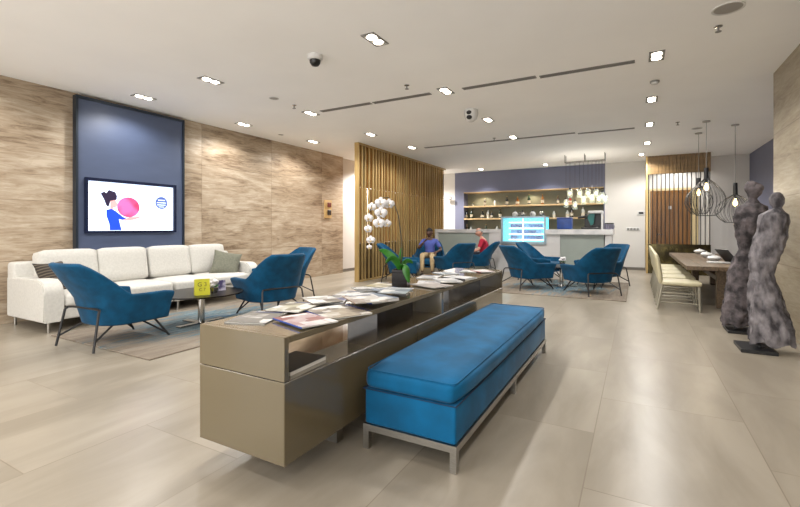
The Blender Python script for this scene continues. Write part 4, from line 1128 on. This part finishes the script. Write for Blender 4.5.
for k, u in enumerate((606.5, 609, 611.5)):
    t = thing('jar', 'small grey jar, %s from left at the bar counter end' % ORD[k], 'jar', (bX(u), BYF+0.1+0.12*k, BZ+0.0005), 0, 'jars at the bar counter end')
    f = NB(); lathe(f, [(0, 0), (0.05, 0), (0.055, 0.1), (0.04, 0.13), (0, 0.13)], 14); obj('jar_body', f, mat('jar_grey_%d' % k, (120, 118, 136), .3, var=.2), t, 50)
    f = NB(); lathe(f, [(0, .131), (0.042, 0.131), (0.04, 0.16), (0, 0.165)], 14); obj('lid', f, 'black', t, 50)

# pendant cluster above the bar
hy = 12.0
x0, x1 = aty(565, 160, hy)[0], aty(605.5, 155, hy)[0]
t = thing('pendant_cluster', 'rectangular ceiling frame of glass jar lamps hanging over bar', 'pendant light', ((x0+x1)/2, hy, ZC), 0)
w = (x1-x0)/2
f = NB()
for yy in (-0.1, 0.1): bx(f, -w, w, yy-0.01, yy+0.01, -0.2, -0.18)
for k in range(11):
    xx = -w+0.01+k*(2*w-0.02)/10
    bx(f, xx-0.006, xx+0.006, -0.1, 0.1, -0.2, -0.185)
for sx in (-w+0.01, 0, w-0.01):
    for yy in (-0.1, 0.1): bx(f, sx-0.008, sx+0.008, yy-0.008, yy+0.008, -0.185, 0)
obj('frame', f, 'greyp', t)
for q in (-0.6, 0, 0.6):
    ld = bpy.data.lights.new('jar_glow', 'POINT'); ld.energy = 5; ld.color = (1, .93, .82); ld.shadow_soft_size = 0.06
    o = bpy.data.objects.new('jar_glow', ld); C.objects.link(o); o.location = ((x0+x1)/2+q*w, hy, 2.28)
drops = [203, 193, 205, 193, 200, 193, 198, 193, 199, 196, 199]
us = [566, 570, 575, 579.5, 583.5, 588, 592, 596, 599, 602, 605]
for k, (u, v) in enumerate(zip(us, drops)):
    yy = -0.1 if k % 2 else 0.1
    xx, zb = aty(u, v, hy+yy); zb -= ZC; xx -= (x0+x1)/2
    f = NB(); tube(f, [(xx, yy, -0.19), (xx, yy, zb+0.1)], 0.004, 6); cd = obj('cord', f, 'black_metal', t)
    f = NB(); lathe(f, [(0.03, 0.1), (0.05, 0.085), (0.062, 0.06), (0.062, -0.1), (0.055, -0.12), (0, -0.12)], 14, xx, yy, zb); obj('jar_shade', f, 'jarglass', cd, 50)
    f = NB(); ball(f, xx, yy, zb-0.01, 0.032, None, 0.045, 10, 7); obj('bulb', f, mat('jar_bulb_%d' % k, (255, 232, 180), .4, emit=2.2), cd, 60)
    f = NB(); cyl(f, xx, yy, zb+0.085, zb+0.13, 0.028, 12); obj('socket', f, 'black', cd)

# ================================================================== dining end
DTX0, DTX1, DTY0, DTY1, DTZ = 0.64, 1.6, 7.6, 11.55, 0.64
t = thing('dining_table', 'long brown wooden dining table under the wire pendants', 'table', ((DTX0+DTX1)/2, (DTY0+DTY1)/2, 0), 0)
w, l = (DTX1-DTX0)/2, (DTY1-DTY0)/2
f = NB()
for k in range(5): bx(f, -w+k*2*w/5+0.001, -w+(k+1)*2*w/5-0.001, -l, l, DTZ-0.06, DTZ, 0.004, 1)
obj('tabletop', f, 'tablewood', t)
for sx, yy in ((-0.02, -l+0.35), (-0.02, l-0.35), (0.3, -l+0.35), (0.3, l-0.35)):
    f = NB(); bx(f, sx-0.06, sx+0.06, yy-0.06, yy+0.06, 0, DTZ-0.06, 0.006, 1); obj('leg', f, 'tablewood', t)
f = NB(); bx(f, 0.1, 0.18, -l+0.41, l-0.41, 0.28, 0.36); bx(f, 0.04, 0.24, -l+0.33, -l+0.37, 0.28, 0.36); bx(f, 0.04, 0.24, l-0.37, l-0.33, 0.28, 0.36); obj('stretcher', f, 'tablewood', t)
def dining_chair():
    t = thing('dining_chair', 'x', 'chair', (0, 0, 0), 0, 'cream dining chairs along the table')
    # local +Y is forward
    f = NB(); puff(f, -0.22, 0.22, -0.24, 0.26, 0.36, 0.425, 0.025, 6, 0.008); obj('seat', f, 'creamchair', t, 60)
    f = NB(); puff(f, -0.22, 0.22, -0.03, 0.03, 0, 0.43, 0.025, 6, 0.012)
    for v in f.verts: v.co.y -= 0.06*max(0, v.co.z/0.43)**1.5
    bmesh.ops.transform(f, matrix=Matrix.Translation((0, -0.245, 0.385)), verts=f.verts[:]); obj('backrest', f, 'creamchair', t, 60)
    for s in (-1, 1):
        f = NB(); tube(f, [(s*0.195, -0.29, 0), (s*0.195, -0.22, 0.37)], [0.014, 0.018], 4); obj('leg', f, 'creamlegs', t)
        f = NB(); tube(f, [(s*0.195, 0.235, 0), (s*0.195, 0.225, 0.37)], [0.014, 0.018], 4); obj('leg', f, 'creamlegs', t)
        f = NB(); tube(f, [(s*0.195, -0.27, 0.11), (s*0.195, 0.23, 0.11)], 0.01, 4); obj('stretcher', f, 'creamlegs', t)
        f = NB(); tube(f, [(s*0.195, -0.24, 0.25), (s*0.195, 0.228, 0.25)], 0.008, 4); obj('stretcher', f, 'creamlegs', t)
    f = NB(); tube(f, [(-0.195, 0.23, 0.16), (0.195, 0.23, 0.16)], 0.01, 4); obj('foot_bar', f, 'creamlegs', t)
    return t
DC = dining_chair()
labs = ['nearest cream dining chair on the left side of table', 'second cream dining chair from the near end of table', 'third cream dining chair from the near end of table', 'fourth cream dining chair from the near end of table', 'farthest cream dining chair by the rod screen']
for k in range(5):
    loc = (0.55, 7.6+k*0.74, 0)
    if k == 0: DC.location = loc; DC.rotation_euler = (0, 0, -PI/2); DC['label'] = labs[0]
    else: dup(DC, loc, -PI/2, labs[k])
# things on the table
bowls = [(699.5, 251, 'white lidded bowl farthest along the dining table'), (706.5, 254.5, 'white lidded bowl in the middle of the dining row'), (714, 258.5, 'white lidded bowl nearest us on the dining table')]
for u, v, lab in bowls:
    x, y = at(u, v+3, DTZ)
    t = thing('lidded_bowl', lab, 'bowl', (x, y, DTZ+0.0005), 0, 'white bowls on the dining table')
    f = NB(); lathe(f, [(0, 0), (0.05, 0), (0.1, 0.05), (0.105, 0.06), (0, 0.06)], 20); obj('bowl', f, 'whitep', t, 50)
    f = NB(); lathe(f, [(0.1, 0.061), (0.08, 0.085), (0.03, 0.1), (0.012, 0.1), (0.014, 0.118), (0, 0.12)], 20); obj('lid', f, 'whitep', t, 50)
x, y = at(718.5, 263, DTZ)
t = thing('serving_plate', 'white rectangular plate at the near end of dining table', 'plate', (x, y, DTZ+0.0005), 0)
f = NB(); box(f, 0, 0, 0.01, 0.3, 0.16, 0.02, 0.008, 2); obj('plate', f, 'whitep', t, 40)
x, y = at(731, 264, DTZ)
t = thing('menu_folder', 'dark open menu folder leaning on the dining table', 'menu', (x-0.03, y+0.2, DTZ+0.0005), 0.5)
f = NB(); prism(f, [(0.1, 0), (0.11, 0), (-0.08, 0.22), (-0.09, 0.215)], 'y', -0.14, 0.14); obj('front_board', f, 'black', t)
f = NB(); bx(f, 0.11, 0.28, -0.14, 0.14, 0, 0.01); obj('back_board', f, 'black', t)

# wire pendants
def pendant(x, y, ztop, zcap, zbot, r, lab):
    t = thing('wire_pendant', lab, 'pendant light', (x, y, ZC), 0, 'black wire pendants over the dining table')
    f = NB(); lathe(f, [(0, 0), (0.06, 0), (0.06, -0.02), (0, -0.025)], 18); obj('canopy', f, 'steel', t, 40)
    zt, zc, zb = ztop-ZC, zcap-ZC, zbot-ZC
    f = NB(); tube(f, [(0, 0, -0.02), (0, 0, zt)], 0.0045, 6); obj('cord', f, 'greyp', t)
    f = NB(); lathe(f, [(0, zt), (0.035, zt), (0.04, zc), (0, zc)], 16); obj('cap', f, 'black_metal', t, 40)
    f = NB(); H2 = zc-zb; n = 28
    zm = zb+H2*0.42
    prof = []
    for k in range(9):
        q = k/8
        # onion outline: narrow at the cap, full at the belly, turned in at the foot
        z = zc-H2*q; rr = 0.038+(r-0.038)*math.sin(min(1, q/0.6)*PI/2)**0.9 if q < 0.6 else r*(1-0.5*((q-0.6)/0.4)**1.8)
        prof.append((rr, z))
    for k in range(n):
        a = 2*PI*k/n
        tube(f, [(rr*math.cos(a), rr*math.sin(a), z) for rr, z in prof], 0.0035, 4)
    for rr, z in (prof[-1], prof[0]):
        tube(f, [(rr*math.cos(2*PI*k/24), rr*math.sin(2*PI*k/24), z) for k in range(24)], 0.004, 4, False, True)
    obj('wire_cage', f, 'black_metal', t)
    f = NB(); cyl(f, 0, 0, zc-0.07, zc, 0.022, 12); obj('lamp_socket', f, 'black_metal', t)
    f = NB(); lathe(f, [(0, zc-0.07), (0.016, zc-0.07), (0.02, zc-0.1), (0.036, zc-0.15), (0.03, zc-0.185), (0, zc-0.2)], 14); obj('bulb', f, 'lampwarm', t, 60)
    ld = bpy.data.lights.new('pendant_glow', 'POINT'); ld.energy = 3; ld.color = (1, .88, .7); ld.shadow_soft_size = 0.03
    o = bpy.data.objects.new('pendant_glow', ld); C.objects.link(o); o.location = (x, y, zcap-0.23)
pendant(1.58, 9.89, 2.03, 1.81, 1.30, 0.31, 'black wire pendant on the right, nearest the statues')
pendant(1.08, 9.32, 2.27, 2.07, 1.42, 0.285, 'large black wire pendant in front of the left pair')
pendant(1.08, 10.41, 2.2, 2.05, 1.48, 0.24, 'black wire pendant half hidden behind the large one')

# ================================================================== statues
def statue(loc, Y, outline, lab, lean, m_top, base_rect):
    """outline rows: (v pixel, u left, u right) measured on the photograph at depth Y; depth of the body 0.72 of its width"""
    t = thing('statue', lab, 'statue', loc, 0, 'draped figure statues by the right wall')
    f = NB(); seg = 64
    rows_ = []
    for (v, ul, ur) in outline:
        xl_, z = aty(ul, v, Y); xr_, _ = aty(ur, v, Y)
        rows_.append(((xl_+xr_)/2-loc[0], (xr_-xl_)/2/1.06, z))
    # resample
    fine = []
    for A, B in zip(rows_, rows_[1:]):
        n = max(2, int(abs(A[2]-B[2])/0.012))
        for k in range(n):
            q = k/n; q2 = q*q*(3-2*q)*0.5+q*0.5
            fine.append(tuple(A[i]+(B[i]-A[i])*(q2 if i < 2 else q) for i in range(3)))
    fine.append(rows_[-1])
    rings = []
    for (xc, hw, z) in fine:
        ring = []
        for k in range(seg):
            a = 2*PI*k/seg; ca, sa = math.cos(a), math.sin(a)
            nz = noise.noise(Vector((ca*1.6+loc[1], sa*1.6, z*3)))*0.12
            # crumpled ridges, then drapery folds that deepen towards the hem
            nz += (0.5-abs(noise.noise(Vector((ca*2.4+3, sa*2.4+loc[1], z*6+ca*1.5)))) * 1.6)*0.2
            nz += (0.4-abs(noise.noise(Vector((ca*5.5, sa*5.5+loc[1], z*13))))*1.6)*0.13
            low = max(0, min(1, (0.85-z)/0.5))
            nz += 0.075*low*math.sin(a*9+2.5*math.sin(z*6+a*2))
            rr = hw*(1+nz*(0.5 if z > 1.45 else 1))
            ring.append(f.verts.new((xc+rr*ca, (hw*0.35+rr*0.5)*sa, z+0.02*low*math.sin(a*5))))
        rings.append(ring)
    for A, B in zip(rings, rings[1:]):
        for k in range(seg): f.faces.new((A[k], A[(k+1) % seg], B[(k+1) % seg], B[k]))
    f.faces.new(rings[0]); f.faces.new(list(reversed(rings[-1])))
    body = obj('draped_figure', f, m_top, t, 75)
    return t, fine
# figure at the rear
lo = (1.07, 6.30, 0)
t, fine = statue(lo, 6.30, [(181, 748, 753), (184, 745, 759), (189, 744, 763), (194, 747, 762), (199, 748, 757), (203, 745, 760), (207, 738, 767), (214, 735, 770), (222, 733, 768), (232, 734, 762), (242, 737, 755), (249, 738, 754), (258, 733, 756), (272, 728, 756), (290, 725, 758), (306, 723, 757), (318, 721, 754), (323, 722, 753)], 'rear draped grey figure statue nearest the dining table', 0, 'statue_dark', None)
f = NB(); ball(f, 0.135, -0.02, 1.655, 0.06, 0.055, 0.055); obj('hair_bun', f, 'statue_dark', t, 60)
f = NB(); cyl(f, -0.06, -0.02, 0.03, 0.32, 0.018, 12); obj('rod', f, 'blackbase', t)
f = NB(); bx(f, -0.16, 0.1, -0.2, 0.16, 0, 0.03, 0.003, 1); obj('plinth', f, 'blackbase', t)
# figure in front
lo = (1.05, 5.38, 0)
t, fine = statue(lo, 5.38, [(192.5, 774, 780), (195, 770, 783), (199, 768.5, 785), (204, 770, 784), (208, 773, 782), (211, 767, 784), (215, 759, 788), (222, 757, 789), (232, 756, 788), (244, 752, 785), (256, 749, 780), (266, 748, 776), (273, 750, 774), (280, 749, 777), (292, 749, 781), (306, 749, 786), (320, 749, 791), (332, 748, 795), (341, 749, 795)], 'front draped grey figure statue beside the right wall', 0, 'statue', None)
f = NB(); cyl(f, -0.0, -0.0, 0.03, 0.3, 0.02, 12); obj('rod', f, 'blackbase', t)
f = NB(); bx(f, -0.17, 0.11, -0.16, 0.22, 0, 0.035, 0.003, 1); obj('plinth', f, 'blackbase', t)

# ================================================================== people
def skin_mesh(chains, sub=2):
    """chains: list of lists of (x,y,z,r); same point in two chains joins them. Returns an evaluated mesh."""
    me = bpy.data.meshes.new('sk'); idx = {}; vs = []; rad = []; ed = []
    for ch in chains:
        prev = None
        for (x, y, z, r) in ch:
            key = (round(x, 4), round(y, 4), round(z, 4))
            if key not in idx: idx[key] = len(vs); vs.append(key); rad.append(r)
            if prev is not None and prev != idx[key]: ed.append((prev, idx[key]))
            prev = idx[key]
    me.from_pydata(vs, ed, [])
    o = bpy.data.objects.new('sk', me); C.objects.link(o)
    o.modifiers.new('skin', 'SKIN'); o.modifiers.new('sub', 'SUBSURF').levels = sub
    for k, sv in enumerate(me.skin_vertices[0].data):
        r = rad[k]; sv.radius = r if isinstance(r, tuple) else (r, r); sv.use_root = (k == 0)
    dg = bpy.context.evaluated_depsgraph_get()
    out = bpy.data.meshes.new_from_object(o.evaluated_get(dg))
    bpy.data.objects.remove(o); bpy.data.meshes.remove(me)
    return out
def mesh_obj(name, me, m, parent):
    me.materials.clear(); me.materials.append(M[m])
    for p in me.polygons: p.use_smooth = True
    o = bpy.data.objects.new(name, me); C.objects.link(o); o.parent = parent; return o

def person(loc, rz, lab, skin, shirt, pants, hair, pose):
    """seated figure, local +Y forward, z=0 floor"""
    t = thing('person', lab, 'person', loc, rz)
    J = pose
    pel = (0, -0.1, 0.49); 
    lean = J['lean']; hl = J['head']
    ch = (0, -0.14+lean*0.4, 0.74); nk = (0, -0.14+lean, 0.93)
    W = lambda p, r: (p[0], p[1], p[2], r)
    body = []
    body.append([W(pel, .09), W((0, -0.13+lean*.15, .62), .092), W(ch, .115), W((0, -0.145+lean*.8, .86), .092), W(nk, .052), W((0, nk[1]+.015, .985), .05)])
    for s in (-1, 1):
        sh = (s*.17, -0.145+lean*.75, .86); el = J['elbow'][0 if s < 0 else 1]; wr = J['wrist'][0 if s < 0 else 1]
        body.append([W((0, -0.145+lean*.8, .86), .092), W(sh, .058), W(((sh[0]+el[0])/2, (sh[1]+el[1])/2, (sh[2]+el[2])/2), .048), W(el, .04), W(((el[0]+wr[0])/2, (el[1]+wr[1])/2, (el[2]+wr[2])/2), .036), W(wr, .025)])
        kn = J['knee'][0 if s < 0 else 1]; an = J['ankle'][0 if s < 0 else 1]
        hp = (s*.09, -0.06, .48)
        body.append([W(pel, .09), W(hp, .066), W(((hp[0]+kn[0])/2, (hp[1]+kn[1])/2, (hp[2]+kn[2])/2+.005), .074), W(kn, .056), W(((kn[0]+an[0])/2, (kn[1]+an[1])/2-.01, (kn[2]+an[2])/2+.03), .05), W(an, .036)])
    me = skin_mesh(body, 2)
    bm = bmesh.new(); bm.from_mesh(me); bpy.data.meshes.remove(me)
    # head, shaped: cranium, jaw, nose, ears; then hands, all in the same body mesh
    hc = Vector((hl[0], nk[1]+.03+hl[1], 1.085))
    vs = ball(bm, 0, 0, 0, 0.075, 0.095, 0.115, 24, 16)
    yaw = Matrix.Rotation(J['yaw'], 3, 'Z') @ Matrix.Rotation(J['nod'], 3, 'X')
    for v in vs:
        p = v.co.copy()
        if p.z < -0.02: p.x *= 1+ (p.z+.02)*3.0; p.y = p.y*(1+(p.z+.02)*2.0)+0.012*min(1, (-p.z-.02)/.06)
        if p.y > 0.05:
            nb = math.exp(-((p.x/.016)**2+((p.z+.018)/.026)**2)); p.y += 0.028*nb          # nose
            for ex in (-.032, .032): p.y -= 0.010*math.exp(-(((p.x-ex)/.016)**2+((p.z-.008)/.014)**2))   # eye sockets
            p.y += 0.005*math.exp(-((p.x/.024)**2+((p.z+.058)/.008)**2))                     # lips
        v.co = hc+yaw @ p
    for s in (-1, 1):
        es = ball(bm, 0, 0, 0, 0.012, 0.02, 0.032, 10, 7)
        for v in es: v.co = hc+yaw @ (v.co+Vector((s*.077, -.008, -.008)))
    bd = bpy.data.meshes.new('body')
    for s in (0, 1):
        el = Vector(J['elbow'][s]); wr = Vector(J['wrist'][s]); dr = (wr-el).normalized()
        sd = dr.cross(Vector((0, 0, 1))).normalized()*(1 if s else -1); up = sd.cross(dr).normalized()
        if up.z < 0: up = -up
        hv = ball(bm, 0, 0, 0, 1, 1, 1, 12, 8)
        for v in hv: v.co = wr+dr*(.045+v.co.x*.052)+sd*v.co.y*.038+up*v.co.z*.018
        for k, (o_, ln) in enumerate(((-.028, .062), (-.01, .074), (.01, .07), (.027, .055))):
            p0 = wr+dr*.08+sd*o_
            tube(bm, [p0, p0+dr*ln*.45-up*.004, p0+dr*ln*.8-up*.02, p0+dr*ln*.95-up*.034], [.0095, .009, .008, .006], 7)
        p0 = wr+dr*.025-sd*.034
        tube(bm, [p0, p0+dr*.028-sd*.018, p0+dr*.055-sd*.02-up*.01], [.011, .0095, .007], 7)
    bm.to_mesh(bd); bm.free(); mesh_obj('body', bd, skin, t)
    # eyes and brows
    for ex in (-.032, .032):
        f = NB(); ev = ball(f, 0, 0, 0, .009, .006, .0065, 10, 7)
        for v in ev: v.co = hc+yaw @ (v.co+Vector((ex, .0735, .008)))
        eo = obj('eye', f, 'whitep', t, 60)
        f = NB(); ev = ball(f, 0, 0, 0, .0048, .003, .005, 10, 7)
        for v in ev: v.co = hc+yaw @ (v.co+Vector((ex, .0785, .008)))
        obj('iris', f, 'black', eo, 60)
    # hair cap
    f = NB(); hv = ball(f, 0, 0, 0, 0.08, 0.1, 0.12, 24, 16)
    kill = [v for v in hv if (v.co.z < (0.045 if v.co.y > 0.02 else (-0.03 if v.co.y < -.03 else 0.02))) or (J['bald'] and v.co.z > 0.075)]
    bmesh.ops.delete(f, geom=kill, context='VERTS')
    for v in f.verts: v.co = hc+yaw @ v.co
    o = obj('hair', f, hair, t, 80); md = o.modifiers.new('th', 'SOLIDIFY'); md.thickness = .006
    # shirt
    g = .014
    ch2 = [[W((0, -0.115, .515), .128+g), W((0, -0.13+lean*.15, .62), .13+g), W(ch, .13+g), W((0, -0.145+lean*.8, .86), .10+g), W((0, nk[1]-.004, .935), .064)]]
    for s in (-1, 1):
        i = 0 if s < 0 else 1
        sh = (s*.17, -0.145+lean*.75, .86); el = J['elbow'][i]; wr = J['wrist'][i]
        k = .8
        md_ = tuple(sh[q]+(el[q]-sh[q])*k for q in range(3))
        c_ = [W((0, -0.145+lean*.8, .86), .10+g), W(sh, .066), W(tuple((sh[q]+md_[q])/2 for q in range(3)), .06), W(md_, .057)]
        ch2.append(c_)
    mesh_obj('shirt', skin_mesh(ch2, 2), shirt, t)
    ch3 = [[W((0, -0.115, .55), .12), W(pel, .128)]]
    for s in (-1, 1):
        i = 0 if s < 0 else 1; kn = J['knee'][i]; an = J['ankle'][i]; hp = (s*.09, -0.06, .48)
        a2 = tuple(kn[q]+(an[q]-kn[q])*.93 for q in range(3))
        ch3.append([W(pel, .128), W(hp, .095), W(((hp[0]+kn[0])/2, (hp[1]+kn[1])/2, (hp[2]+kn[2])/2+.005), .085), W(kn, .068), W(((kn[0]+an[0])/2, (kn[1]+an[1])/2, (kn[2]+an[2])/2+.02), .06), W(a2, .05)])
    mesh_obj('trousers', skin_mesh(ch3, 2), pants, t)
    for s in (0, 1):
        an = J['ankle'][s]; d = J['toe'][s]
        f = NB(); vs = ball(f, 0, 0, 0, 0.045, 0.135, 0.045, 14, 9)
        for v in vs:
            if v.co.z < -0.02: v.co.z = -0.02-(v.co.z+.02)*-0.1
            if v.co.y < 0: v.co.z *= 1.3 if v.co.z > 0 else 1
        bmesh.ops.transform(f, matrix=Matrix.Translation((an[0], an[1]+.065, an[2]-0.055)) @ Matrix.Rotation(d, 4, 'X'), verts=f.verts[:])
        obj('shoe', f, 'shoe', t, 60)
    return t
# man in blue: seated facing us, hand raised to the chin, one ankle forward
pose1 = dict(lean=0.05, head=(0.0, 0.0), yaw=-0.45, nod=-0.1, bald=False,
             elbow=[(-.30, -.08, .64), (.27, .06, .68)], wrist=[(-.22, .14, .60), (.12, .13, .84)],
             knee=[(-.12, .38, .49), (.13, .38, .52)], ankle=[(-.13, .40, .085), (.12, .44, .085)], toe=[0, 0])
dirv = (0.3, -0.95)
person((-4.69, 10.07, 0), math.atan2(-dirv[0], dirv[1]), 'man in blue-violet shirt and khaki trousers seated by the gold screen', 'skin_d', 'shirt_b', 'khaki', 'hairb', pose1)
pose2 = dict(lean=0.10, head=(0.0, 0.03), yaw=0.15, nod=-0.35, bald=True,
             elbow=[(-.27, .02, .62), (.27, .02, .62)], wrist=[(-.16, .24, .60), (.16, .24, .60)],
             knee=[(-.12, .36, .48), (.12, .36, .48)], ankle=[(-.13, .38, .085), (.13, .38, .085)], toe=[0, 0])
dirv = (-0.98, -0.2)
person((-3.64, 11.0, 0), math.atan2(-dirv[0], dirv[1]), 'balding man in red shirt seated in profile before the bar counter', 'skin_l', 'shirt_r', 'navyc', 'hairg', pose2)
